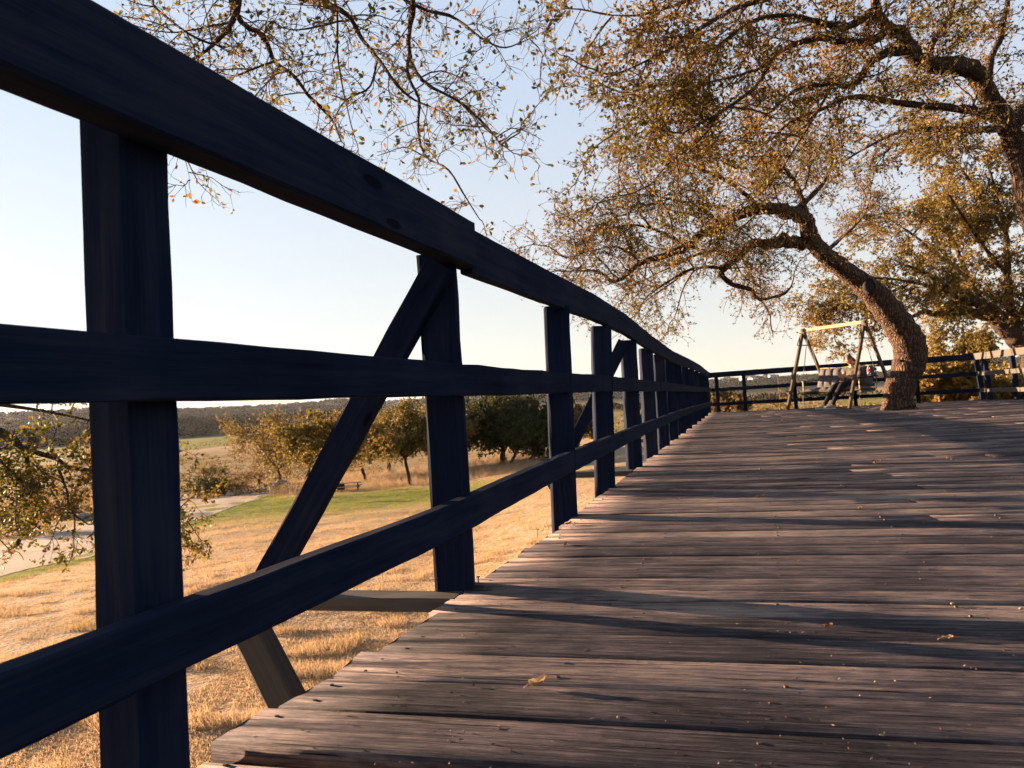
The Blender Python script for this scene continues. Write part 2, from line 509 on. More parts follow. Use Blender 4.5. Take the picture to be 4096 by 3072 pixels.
def verge(x, y):
    """1 on the green verge along the near side of the track"""
    d = np.full(len(x), 1e9)
    for q in LOWLINE: d = np.minimum(d, np.hypot(x - q[0], y - q[1]))
    return 1 - sstep(.5, 1.5, d + (vnoise(x, y, 1.1, 15) - .5) * .8)


# ground covers: R = green grass, G = scrub/brown meadow, B = dark woodland
x_, y_ = gv[:, 0], gv[:, 1]
r_ = np.hypot(x_, y_); azd = np.degrees(np.arctan2(x_, y_))
pc = G(1520, 1985)
green = np.exp(-(((x_ - pc[0] + 2) / 13) ** 2 + ((y_ - pc[1] + 2) / 11) ** 2)) * 1.35
n1 = vnoise(x_, y_, 5, 1) * .6 + vnoise(x_, y_, 1.7, 2) * .4
green = green + sstep(.68, .9, n1) * .15 * (r_ < 60)
green = np.maximum(green, sstep(330, 420, r_) * (1 - sstep(1100, 1300, r_)) * sstep(.35, .6, vnoise(x_, y_, 130, 3) * .6 + vnoise(x_, y_, 60, 5) * .4) * (azd < 2))
green = np.maximum(green, sstep(100, 160, r_) * (1 - sstep(900, 1300, r_)) * sstep(.3, .7, vnoise(x_, y_, 60, 3)) * .7 * (azd > 2))
green = np.maximum(green, verge(x_, y_))
scrub = sstep(62, 90, r_) * (1 - sstep(330, 430, r_)) * (1 - sstep(0, 8, azd)) * .8
scrub = np.maximum(scrub, sstep(500, 900, r_) * .45 * sstep(.45, .6, vnoise(x_, y_, 90, 9)))
wood = np.maximum(sstep(1500, 1900, r_), sstep(790, 860, r_) * (azd < -8) * (azd > -80))
cover = np.stack([np.clip(green, 0, 1), np.clip(scrub, 0, 1), np.clip(wood, 0, 1), np.ones_like(wood)], -1)
gme = np_mesh("ground", gv, gf, smooth=True, col=cover)

mt, nt, b = new_mat("meadow_ground")
tc = N(nt, "ShaderNodeTexCoord")
ca = N(nt, "ShaderNodeAttribute", attribute_name="cover")
sp = N(nt, "ShaderNodeSeparateColor"); nt.links.new(ca.outputs['Color'], sp.inputs[0])


def gnoise(s, d=6, r=.6):
    n = N(nt, "ShaderNodeTexNoise"); n.inputs['Scale'].default_value = s; n.inputs['Detail'].default_value = d; n.inputs['Roughness'].default_value = r
    nt.links.new(tc.outputs['Object'], n.inputs['Vector']); return n.outputs['Fac']


nf, nm, nl = gnoise(14), gnoise(2.2), gnoise(.35)
nbig = gnoise(.03, 8, .7)
dry = ramp(nt, nf, [(.3, (.15, .10, .06)), (.5, (.34, .235, .14)), (.7, (.48, .36, .24))])
bare = ramp(nt, nf, [(.3, (.20, .165, .14)), (.7, (.42, .36, .31))])
bm = mth(nt, 'MULTIPLY', mth(nt, 'SUBTRACT', mth(nt, 'ADD', mth(nt, 'MULTIPLY', nm, .6), mth(nt, 'MULTIPLY', nl, .4)), .52), 9.0, clamp=True)
c0 = mix(nt, dry, bare, bm)
grn = ramp(nt, mth(nt, 'ADD', mth(nt, 'MULTIPLY', nf, .5), mth(nt, 'MULTIPLY', nm, .5)), [(.3, (.07, .085, .02)), (.7, (.19, .20, .045))])
gfac = mth(nt, 'MULTIPLY', mth(nt, 'ADD', sp.outputs[0], mth(nt, 'MULTIPLY', mth(nt, 'SUBTRACT', nm, .5), .7)), 1.2, clamp=True)
c1 = mix(nt, c0, grn, mth(nt, 'MULTIPLY', gfac, mth(nt, 'GREATER_THAN', sp.outputs[0], .02)))
scr = ramp(nt, gnoise(.25, 8, .75), [(.35, (.06, .05, .022)), (.5, (.16, .115, .05)), (.65, (.27, .18, .09))])
c2 = mix(nt, c1, scr, sp.outputs[1])
wd = ramp(nt, nbig, [(.35, (.010, .015, .009)), (.5, (.020, .025, .014)), (.68, (.042, .040, .024))])
c3 = mix(nt, c2, wd, sp.outputs[2])
nt.links.new(c3, b.inputs['Base Color'])
b.inputs['Roughness'].default_value = 1.0
b.inputs['Specular IOR Level'].default_value = 0.05
bp = N(nt, "ShaderNodeBump"); bp.inputs['Strength'].default_value = 1.0; bp.inputs['Distance'].default_value = 0.12
nt.links.new(mth(nt, 'ADD', nf, mth(nt, 'MULTIPLY', nm, 1.5)), bp.inputs['Height']); nt.links.new(bp.outputs[0], b.inputs['Normal'])
M['ground'] = mt
tag(link("ground", gme, mt), kind="structure")

# gravel track, draped over the ground
upper = [G(*p) for p in [(-420, 2240), (0, 2186), (180, 2140), (350, 2092), (530, 2030), (713, 1968), (900, 1955), (1060, 1944), (1150, 1938)]]
lower = [G(*p) for p in [(-420, 2410), (0, 2306), (180, 2262), (350, 2232), (540, 2160), (713, 2103), (900, 2040), (1060, 1985), (1150, 1958)]]
U = np.array(upper); Lw = np.array(lower)
ns = 90
tt = np.linspace(0, len(U) - 1, ns)
def interp(A): return np.stack([np.interp(tt, np.arange(len(A)), A[:, k]) for k in range(2)], -1)
U2, L2 = interp(U), interp(Lw)
pv = []
nw = 9
for i in range(ns):
    wob = 0.25 * math.sin(i * 1.7) + 0.2 * math.sin(i * .61)
    for j in range(nw):
        p = L2[i] + (U2[i] - L2[i]) * (j / (nw - 1) * (1 + .03 * wob) - .015 * wob)
        pv.append((p[0], p[1], float(ground(p[0], p[1])) + 0.014))
pf = [(i * nw + j, i * nw + j + 1, (i + 1) * nw + j + 1, (i + 1) * nw + j) for i in range(ns - 1) for j in range(nw - 1)]
mt, nt, b = new_mat("gravel_track")
tc = N(nt, "ShaderNodeTexCoord")
a_, b_, c_ = gnoise(30, 5), gnoise(1.2, 4), gnoise(6, 4)
cc = ramp(nt, a_, [(.3, (.20, .17, .15)), (.7, (.38, .33, .29))])
cc = mix(nt, cc, (.30, .22, .12), mth(nt, 'MULTIPLY', mth(nt, 'SUBTRACT', mth(nt, 'MULTIPLY', mth(nt, 'ADD', b_, c_), .5), .52), 7, clamp=True))
nt.links.new(cc, b.inputs['Base Color']); b.inputs['Roughness'].default_value = 1; b.inputs['Specular IOR Level'].default_value = .05
bp = N(nt, "ShaderNodeBump"); bp.inputs['Strength'].default_value = .8; bp.inputs['Distance'].default_value = .05
nt.links.new(a_, bp.inputs['Height']); nt.links.new(bp.outputs[0], b.inputs['Normal'])
tag(link("path", np_mesh("path", pv, np.array(pf), smooth=True), mt), kind="structure")


# ------------------------------------------------------------------ the deck
def FX(Y):
    """inner face of the posts of the left railing (x as a function of y)"""
    return -0.622 + 0.35 * (Y - 0.8) if Y < 3 else 0.148 + 0.32 * (Y - 3)


C1 = np.array([FX(19.1), 19.1]); C2 = np.array([10.85, 16.5]); C3 = np.array([8.9, -2.5])
TH = math.radians(-14.0)
du = np.array([math.cos(TH), math.sin(TH)])     # along the boards
dv = np.array([-math.sin(TH), math.cos(TH)])    # across the boards
poly = [np.array([FX(-2.0), -2.0]), np.array([FX(0.8), .8]), np.array([FX(3.0), 3.0]), C1 + np.array([-.05, .05]), C2 + np.array([.05, .1]), C3]


def urange(v):
    us = []
    for i in range(len(poly)):
        a, c = poly[i], poly[(i + 1) % len(poly)]
        va, vc = a @ dv, c @ dv
        if (va - v) * (vc - v) <= 0 and va != vc:
            t = (v - va) / (vc - va); us.append((a + (c - a) * t) @ du)
    return (min(us), max(us)) if len(us) >= 2 else None


deck = thing("wooden_deck", "large raised deck of weathered grey brown boards", "deck")
deck_rot = TH
V = []; Fq = []; T = []
rr = random.Random(3)
v = -1.6
holes = []
OUTV = [1.893, 5.245, 9.07, 13.15]
OUTX = []
while v < 20.6:
    w = 0.14 + rr.uniform(-.003, .003)
    gap = rr.choice([.003, .004, .006, .008, .004, .003, .005])
    for ov in OUTV:
        if abs(v - ov) < .03: v = ov; w = .09
        elif v < ov < v + w: w = ov - v - .003
    if v < .95 and v + w > .975 and v + w < 1.12: w = .975 - v; gap = .055
    elif .95 <= v < 1.03: v = 1.03
    v0, v1 = v, v + w
    if w < .02:
        v = v1 + .003; continue
    R0, R1 = urange(v0), urange(v1)
    nxt = v1 + gap
    if R0 is None or R1 is None:
        v = nxt; continue
    jl = rr.uniform(-.013, .010) - (.055 if 1.02 < v < 1.16 else .02 if v < 1.4 else 0)
    u0a, u0b = R0[0] + jl, R1[0] + jl + (0 if rr.random() < .7 else rr.uniform(-.02, .02))
    u1a, u1b = R0[1] + rr.uniform(-.02, .02), R1[1]
    cuts = []
    u = u0a + rr.uniform(1.0, 4.6)
    while u < u1a - .6:
        cuts.append(u); u += rr.choice([2.44, 3.66, 4.88])
    ends = [(u0a, u0b)] + [(c, c) for c in cuts] + [(u1a, u1b)]
    for k in range(len(ends) - 1):
        ea, eb = ends[k], ends[k + 1]
        ea = (ea[0] + .002, ea[1] + .002); eb = (eb[0] - .002, eb[1] - .002)
        if min(eb) - max(ea) < .05: continue
        tone = rr.random(); dz = rr.uniform(-.0028, .0016); tilt = rr.uniform(-.0014, .0014)
        L_ = max(eb) - min(ea)
        nS = max(2, int(L_ / .22))
        ph = rr.uniform(0, 9); amp = rr.uniform(.0004, .0022)
        base = len(V)
        c = .0018
        for s in range(nS + 1):
            f = s / nS
            # cross-section: bottom-left, side, chamfer, top..., chamfer, side
            for (q, zz) in ((0, -.038), (0, -c), (.12, -c * .25), (.3, 0), (.5, -.0008), (.7, 0), (.88, -c * .25), (1, -c), (1, -.038)):
                qq = {0: 0.0, .12: c * .9 / w, .3: .3, .5: .5, .7: .7, .88: 1 - c * .9 / w, 1: 1.0}[q]
                ua = ea[0] * (1 - f) + eb[0] * f; ub = ea[1] * (1 - f) + eb[1] * f
                uu = ua * (1 - qq) + ub * qq
                vv = v0 + w * qq + .0012 * math.sin(uu * 2.1 + ph) + (.0012 * math.sin(uu * 9 + ph * 3) if qq in (0.0, 1.0) else 0)
                z = zz + (dz + tilt * (qq - .5) * 2 + amp * math.sin(uu * 1.3 + ph) + .0005 * math.sin(uu * 5.3 + ph * 2) if zz > -.03 else 0)
                V.append((uu, vv, z)); T.append(tone)
        for s in range(nS):
            for q in range(9):
                q2 = (q + 1) % 9
                a, d_ = base + s * 9 + q, base + s * 9 + q2
                Fq.append((a, a + 9, d_ + 9, d_))
        # end caps as quads
        for o_, rev in ((base, True), (base + nS * 9, False)):
            ids = [(o_, o_ + 1, o_ + 7, o_ + 8), (o_ + 1, o_ + 2, o_ + 6, o_ + 7), (o_ + 2, o_ + 3, o_ + 5, o_ + 6), (o_ + 3, o_ + 4, o_ + 5, o_ + 5)]
            for q in ids[:3]: Fq.append(q if rev else q[::-1])
    for uj in [u0a + .06] + [u0a + .06 + .406 * q for q in range(1, 45)]:
        if uj < u1a - .05:
            holes.append((uj + rr.uniform(-.008, .008), v0 + .035 + rr.uniform(-.008, .008)))
            holes.append((uj + rr.uniform(-.008, .008), v0 + .105 + rr.uniform(-.008, .008)))
    if abs(w - .09) < 1e-9: OUTX.append((v0 + .045, min(u0a, u0b)))
    v = nxt
me = np_mesh("planking", V, np.array(Fq), tone=T)
o = link("planking", me, M['deck'], deck, world_coords=False)
o.rotation_euler = (0, 0, TH)
# nail heads
mb = MB()
for (u, vv) in holes:
    wpos = du * u + dv * vv
    if np.hypot(*wpos) > 9 or wpos[1] < .3 or rr.random() < .25: continue
    r = .0042
    k = 6
    z = -.0008
    mb.add([(u + r * math.cos(2 * math.pi * j / k), vv + r * math.sin(2 * math.pi * j / k), z + .0012) for j in range(k)] +
           [(u + r * math.cos(2 * math.pi * j / k), vv + r * math.sin(2 * math.pi * j / k), z - .004) for j in range(k)],
           [tuple(range(k))] + [(j, j + k, (j + 1) % k + k, (j + 1) % k) for j in range(k)])
o = mb.build("nail_heads", simple_mat("rusty_nail", (.06, .035, .025), rough=.6, metal=.5), deck, world_coords=False); o.rotation_euler = (0, 0, TH)


def obj_beam(name, p0, p1, w, h, mat, parent, up=(0, 0, 1), rough=.0012, tone=None, nseg=None, seed=None, dev=None):
    """a length of sawn timber as its own mesh, local X along it; w = sideways, h = along `up`"""
    p0 = np.asarray(p0, float); p1 = np.asarray(p1, float)
    L = np.linalg.norm(p1 - p0); x = (p1 - p0) / L
    upv = np.asarray(up, float); z = upv - x * (upv @ x); z /= np.linalg.norm(z); y = np.cross(z, x)
    rn = random.Random(seed if seed is not None else hash((round(p0[0], 3), round(p0[1], 3), round(p1[2], 3))) & 0xffff)
    n = nseg or max(1, int(L / .12))
    c = min(w, h) * .08
    prof = [(-w / 2 + c, -h / 2), (w / 2 - c, -h / 2), (w / 2, -h / 2 + c), (w / 2, h / 2 - c), (w / 2 - c, h / 2), (-w / 2 + c, h / 2), (-w / 2, h / 2 - c), (-w / 2, -h / 2 + c)]
    vs = []
    for s in range(n + 1):
        dy_, dz_ = dev(s / n) if dev else (0, 0)
        for q, (a, b_) in enumerate(prof):
            vs.append((L * s / n, a + dy_ + rn.gauss(0, rough), b_ + dz_ + rn.gauss(0, rough)))
    fs = []
    for s in range(n):
        for q in range(8):
            a = s * 8 + q; d_ = s * 8 + (q + 1) % 8
            fs.append((a, a + 8, d_ + 8, d_))
    caps = [tuple(range(8)), tuple(n * 8 + q for q in range(7, -1, -1))]
    me = bpy.data.meshes.new(name)
    me.from_pydata(vs, [], [f[::-1] for f in fs] + [c_[::-1] for c_ in caps])
    t_ = rn.random() if tone is None else tone
    a = me.attributes.new("tone", 'FLOAT', 'POINT'); a.data.foreach_set("value", np.full(len(vs), t_, dtype=np.float32))
    me.materials.append(mat)
    ob = bpy.data.objects.new(name, me); COL.objects.link(ob)
    mw = Matrix(((x[0], y[0], z[0], p0[0]), (x[1], y[1], z[1], p0[1]), (x[2], y[2], z[2], p0[2]), (0, 0, 0, 1)))
    if parent is not None:
        ob.parent = parent
        ob.matrix_parent_inverse = Matrix.LocRotScale(parent.location, parent.rotation_euler, None).inverted()
    ob.matrix_basis = mw
    return ob


def joist(v_a, name="joist"):
    return


# rim joist and support posts under the left edge
for k, (a, b2) in enumerate(zip([-1.5, 3.0, 8.5, 14], [3.0, 8.5, 14, 19])):
    obj_beam("rim_joist", (FX(a) + .14, a, -.15), (FX(b2) + .14, b2, -.15), .04, .20, M['rail'], deck)
obj_beam("rim_joist", (C1[0] + .1, C1[1] - .12, -.15), (C2[0] - .1, C2[1] - .1, -.15), .04, .20, M['rail'], deck)
for yy in (-.8, 2.9, 5.6, 8.6, 11.6, 14.6, 17.6):
    obj_beam("support_post", (FX(yy) + .26, yy, float(ground(FX(yy) + .26, yy)) - .3), (FX(yy) + .26, yy, -.06), .14, .14, M['rail'], deck, up=(0, 1, 0))

# ---- left railing
rl = thing("deck_railing", "dark post and rail railing along the left edge of the deck, nearest the viewer", "railing")
PY = [-.02, 1.075, 2.10, 3.14, 4.2, 5.35, 6.5, 7.7, 9.0, 10.3, 11.6, 13.0, 14.4, 15.8, 17.2, 19.05]
PW = .090
pr = random.Random(5)
leans = {2: (0.0, 0), 3: (.018, 0), 4: (.03, 0), 5: (.012, 0)}
for i, yy in enumerate(PY):
    if i >= 2 and i < 15:
        yy = {2: 2.135, 3: 3.32, 4: 4.32, 5: 5.5, 6: 6.52, 7: 7.59, 8: 8.68, 9: 9.84, 10: 11.1, 11: 12.4, 12: 13.7, 13: 15.1, 14: 16.6}[i]
        xr = {2: -.0955, 3: .0634, 4: .1229, 5: .165, 6: .1894, 7: .2077, 8: .2218, 9: .2334, 10: .2433, 11: .2514, 12: .2581, 13: .2637, 14: .2687}[i]
        lx = leans.get(i, (pr.uniform(-.006, .012), 0))[0]
        a_ = -.05 + pr.uniform(-.03, .03)
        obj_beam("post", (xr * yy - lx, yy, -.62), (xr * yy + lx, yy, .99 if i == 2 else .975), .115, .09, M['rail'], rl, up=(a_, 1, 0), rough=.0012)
        continue
    sl = .35 if yy < 3 else .32
    nrm = np.array([-1, sl]) / math.hypot(1, sl)
    tdir = np.array([sl, 1]) / math.hypot(1, sl)
    c = np.array([FX(yy), yy]) + nrm * (PW / 2 + .003 + (.004 if i == 1 else 0)) - (tdir * .014 if i == 1 else 0)
    lx = leans.get(i, (pr.uniform(-.006, .012), 0))[0]
    zb = -0.62
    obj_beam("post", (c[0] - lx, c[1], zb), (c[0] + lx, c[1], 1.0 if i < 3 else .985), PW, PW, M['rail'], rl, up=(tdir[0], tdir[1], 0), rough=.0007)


def rail_run(ys, z0, z1, off, parent, prof, t=.038, name="rail", jit=.003):
    """boards nailed end to end along the posts, bending with them; prof: (y, extra height)"""
    PX_, PZ_ = [p[0] for p in prof], [p[1] for p in prof]
    zf = lambda y: float(np.interp(y, PX_, PZ_))
    for k in range(len(ys) - 1):
        A, B = ys[k] + .002, ys[k + 1]
        o_ = off + t / 2 + (.0 if k % 2 else .003)
        dzr = pr.uniform(-jit, jit)
        zc = (z0 + z1) / 2 + dzr
        fx = lambda y: FX(y) if abs(y - 3) > .9 else (FX(3.9) * (y - 2.1) + FX(2.1) * (3.9 - y)) / 1.8 - .006 * (1 - ((y - 3) / .9) ** 2)
        pa = (fx(A) + o_, A, zc + zf(A)); pb = (fx(B) + o_, B, zc + zf(B))

        def dev(f, A=A, B=B, pa=pa, pb=pb, zc=zc, o_=o_):
            y = A + (B - A) * f
            return (-(fx(y) + o_ - (pa[0] + (pb[0] - pa[0]) * f)) * .95, zc + zf(y) - (pa[2] + (pb[2] - pa[2]) * f))
        obj_beam(name, pa, pb, t, z1 - z0, M['rail'], parent, rough=.0009, dev=dev)


# top rail: near board laps inside the next one
obj_beam("rail", (FX(-1.6) + .033, -1.6, 1.021), (FX(2.155) + .033, 2.155, 1.023), .062, .142, M['rail'], rl, seed=1, rough=.0007)
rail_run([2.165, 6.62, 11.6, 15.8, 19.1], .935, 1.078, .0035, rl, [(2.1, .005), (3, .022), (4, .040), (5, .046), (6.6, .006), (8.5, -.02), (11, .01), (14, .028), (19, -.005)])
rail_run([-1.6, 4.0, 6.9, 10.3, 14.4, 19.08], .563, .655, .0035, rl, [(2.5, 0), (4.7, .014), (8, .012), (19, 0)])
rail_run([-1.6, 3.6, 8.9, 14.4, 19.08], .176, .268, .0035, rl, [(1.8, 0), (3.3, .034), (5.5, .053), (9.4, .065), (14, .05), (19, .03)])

# outriggers and braces that steady the railing
for (vo, u0_), ext in zip(OUTX, (.72, .62, .62, .62)):
    a2 = du * (u0_ - .004) + dv * vo; b2 = du * (u0_ - ext) + dv * vo
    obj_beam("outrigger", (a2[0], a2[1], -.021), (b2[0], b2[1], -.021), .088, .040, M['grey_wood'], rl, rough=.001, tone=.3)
    obj_beam("brace", (b2[0] + .045, b2[1] + .02, -.04), (a2[0] + .005, a2[1] + .012, .95), .042, .088, M['rail'], rl, up=(du[0], du[1], .5), rough=.0012)
    obj_beam("brace", (b2[0] + .01, b2[1] - .02, -.045), (a2[0] - .09, a2[1] - .02, -1.15), .075, .09, M['brace_wood'], rl, up=(-du[0], -du[1], -.4), rough=.0012)

# ---- far railing
fr = thing("deck_railing", "dark railing across the far end of the deck, behind the swing", "railing")
fdir = (C2 - C1) / np.linalg.norm(C2 - C1); fn = np.array([fdir[1], -fdir[0]])  # towards the camera
if fn[1] > 0: fn = -fn


def on_line(px, A, d):
    r = ray(px, 1560); a = r[0] / r[1]
    # A + s d on x = a*y
    s = (a * A[1] - A[0]) / (d[0] - a * d[1])
    return A + s * d


for px in (2868, 2978, 3180, 3420, 3672):
    c = on_line(px, C1, fdir) - fn * .05
    obj_beam("post", (c[0], c[1], -.4), (c[0] - .01, c[1], 1.0), .09, .09, M['rail'], fr, up=(fdir[0], fdir[1], 0))
for z0, z1 in ((.935, 1.078), (.563, .655), (.176, .268)):
    mid = C1 + (C2 - C1) * .42
    for A, B in ((C1, mid), (mid, C2)):
        A2 = A + fn * .022; B2 = B + fn * .022
        obj_beam("rail", (A2[0], A2[1], (z0 + z1) / 2), (B2[0], B2[1], (z0 + z1) / 2), .038, z1 - z0, M['rail'], fr)
# ---- right railing (turned towards the sun)
rg = thing("deck_railing", "sunlit railing running back from the far right corner of the deck", "railing")
rd = (np.array([8.9, -2.5]) - C2); rd = rd / np.linalg.norm(rd)
rd = np.array([-.165, -.986]); rn_ = np.array([-.986, .165])
for s in (-.0, .36, 1.45, 2.75, 4.1, 5.4, 6.8, 8.2):
    c = C2 + rd * s - rn_ * .05 + (np.array([.03, .05]) if s == 0 else 0)
    lean = .10 if s < 1 else .04
    obj_beam("post", (c[0] + .03, c[1], -.4), (c[0] - lean, c[1], 1.0), .09, .09, M['rail'], rg, up=(rd[0], rd[1], 0))
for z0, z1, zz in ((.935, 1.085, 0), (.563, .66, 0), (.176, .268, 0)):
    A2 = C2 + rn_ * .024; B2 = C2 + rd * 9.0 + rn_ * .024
    obj_beam("rail", (A2[0] - .06 * z0, A2[1], (z0 + z1) / 2), (B2[0], B2[1], (z0 + z1) / 2), .038, z1 - z0, M['grey_wood'], rg)  # same timber as the dark rails, sunlit brightness painted in by the paler material


# ------------------------------------------------------------------ trees
def unit(a): return a / (np.linalg.norm(a, axis=-1, keepdims=True) + 1e-9)


def batch_tubes(P, R, k=3):
    """P (N,S,3) R (N,S) -> verts, faces"""
    Nn, S, _ = P.shape
    Tn = np.empty_like(P)
    Tn[:, 1:-1] = P[:, 2:] - P[:, :-2]; Tn[:, 0] = P[:, 1] - P[:, 0]; Tn[:, -1] = P[:, -1] - P[:, -2]
    Tn = unit(Tn)
    ref = np.broadcast_to(np.array([.31, .57, .76]), Tn.shape)
    Xv = unit(np.cross(Tn, ref)); Yv = np.cross(Tn, Xv)
    ang = np.arange(k) * 2 * np.pi / k
    Vv = P[:, :, None, :] + R[:, :, None, None] * (np.cos(ang)[None, None, :, None] * Xv[:, :, None, :] + np.sin(ang)[None, None, :, None] * Yv[:, :, None, :])
    Vv = Vv.reshape(-1, 3)
    n, s, j = np.meshgrid(np.arange(Nn), np.arange(S - 1), np.arange(k), indexing='ij')
    b0 = (n * S + s) * k
    Fv = np.stack([b0 + j, b0 + (j + 1) % k, b0 + k + (j + 1) % k, b0 + k + j], -1).reshape(-1, 4)
    return Vv, Fv


def grow(st, d, L, S, wander, droop, rng):
    Nn = len(st)
    P = np.empty((Nn, S + 1, 3)); P[:, 0] = st
    d = unit(d)
    step = (L / S)[:, None]
    for s in range(S):
        d = unit(d + rng.normal(0, wander, (Nn, 3)) + np.array([0, 0, -droop]))
        P[:, s + 1] = P[:, s] + d * step
    return P


def spawn(P, R, per, tmin, ang, rng, tmax=1.0):
    """children start points, directions, parent radius"""
    Nn, S, _ = P.shape
    n = Nn * per
    pi = np.repeat(np.arange(Nn), per)
    t = rng.uniform(tmin, tmax, n) * (S - 1)
    i = np.clip(t.astype(int), 0, S - 2); f = (t - i)[:, None]
    p = P[pi, i] * (1 - f) + P[pi, i + 1] * f
    tg = unit(P[pi, i + 1] - P[pi, i])
    q = unit(np.cross(tg, rng.normal(0, 1, (n, 3))))
    a = rng.uniform(ang[0], ang[1], n)[:, None]
    d = tg * np.cos(a) + q * np.sin(a)
    r = R[pi, i] * (1 - f[:, 0]) + R[pi, i + 1] * f[:, 0]
    return p, d, r


def leaves(P, per, size, rng, shape='rhomb', aspect=.5, tmin=.15):
    p, d, _ = spawn(P, np.ones(P.shape[:2]), per, tmin, (.4, 1.4), rng)
    n = len(p)
    L = size * rng.uniform(.55, 1.25, n)[:, None]
    side = unit(np.cross(d, rng.normal(0, 1, (n, 3)))) * L * aspect * .5
    nrm = unit(np.cross(d, side)) * L * .12
    if shape == 'rhomb':
        V_ = np.stack([p, p + d * L * .45 + side, p + d * L, p + d * L * .45 - side], 1).reshape(-1, 3)
        F_ = (np.arange(n)[:, None] * 4 + np.arange(4)[None])
        tn = np.repeat(np.clip(rng.beta(2, 2.2, n) , 0, 1), 4)
    else:
        V_ = np.stack([p, p + d * L * .25 + side * .75 + nrm * .5, p + d * L * .62 + side + nrm, p + d * L, p + d * L * .62 - side + nrm, p + d * L * .25 - side * .75 + nrm * .5], 1).reshape(-1, 3)
        b0 = np.arange(n)[:, None] * 6
        F_ = np.concatenate([b0 + np.array([[0, 1, 2, 3]]), b0 + np.array([[0, 3, 4, 5]])])
        tn = np.repeat(np.clip(rng.beta(1.6, 1.8, n), 0, 1), 6)
    return V_, F_, tn


def smooth_poly(pts, rads, n, rng, jit):
    pts = np.asarray(pts, float); rads = np.asarray(rads, float)
    m_ = len(pts)
    t = np.linspace(0, m_ - 1, n)
    out = np.empty((n, 3))
    for a, tv in enumerate(t):
        i = min(int(tv), m_ - 2); f = tv - i
        p0 = pts[max(i - 1, 0)]; p1 = pts[i]; p2 = pts[i + 1]; p3 = pts[min(i + 2, m_ - 1)]
        out[a] = .5 * ((2 * p1) + (-p0 + p2) * f + (2 * p0 - 5 * p1 + 4 * p2 - p3) * f * f + (-p0 + 3 * p1 - 3 * p2 + p3) * f ** 3)
    R = np.interp(t, np.arange(m_), rads)
    J = rng.normal(0, 1, (n, 3)) * jit
    J[0] = 0
    return out + J * R[:, None], R


def limb_mesh(paths, k=10, rng=None, rough=.06):
    Vs, Fs, off = [], [], 0
    for P, R in paths:
        R2 = R * (1 + (rng.normal(0, rough, len(R)) if rng is not None else 0))
        v_, f_ = batch_tubes(P[None], R2[None], k)
        if rng is not None: v_ = v_ + rng.normal(0, 1, v_.shape) * np.repeat(R, k)[:, None] * rough * .9
        Vs.append(v_); Fs.append(f_ + off); off += len(v_)
        tip = np.arange(len(v_) - k, len(v_))[::-1]
        # close the tip with quads folded on the ring
    return np.concatenate(Vs), np.concatenate(Fs)


def px_limb(spec):
    """spec: list of (px,py,depth,width_px)"""
    pts = [at(a, b_, d_) for a, b_, d_, w_ in spec]
    rad = [w_ * d_ / F_PX / 2 for a, b_, d_, w_ in spec]
    return pts, rad


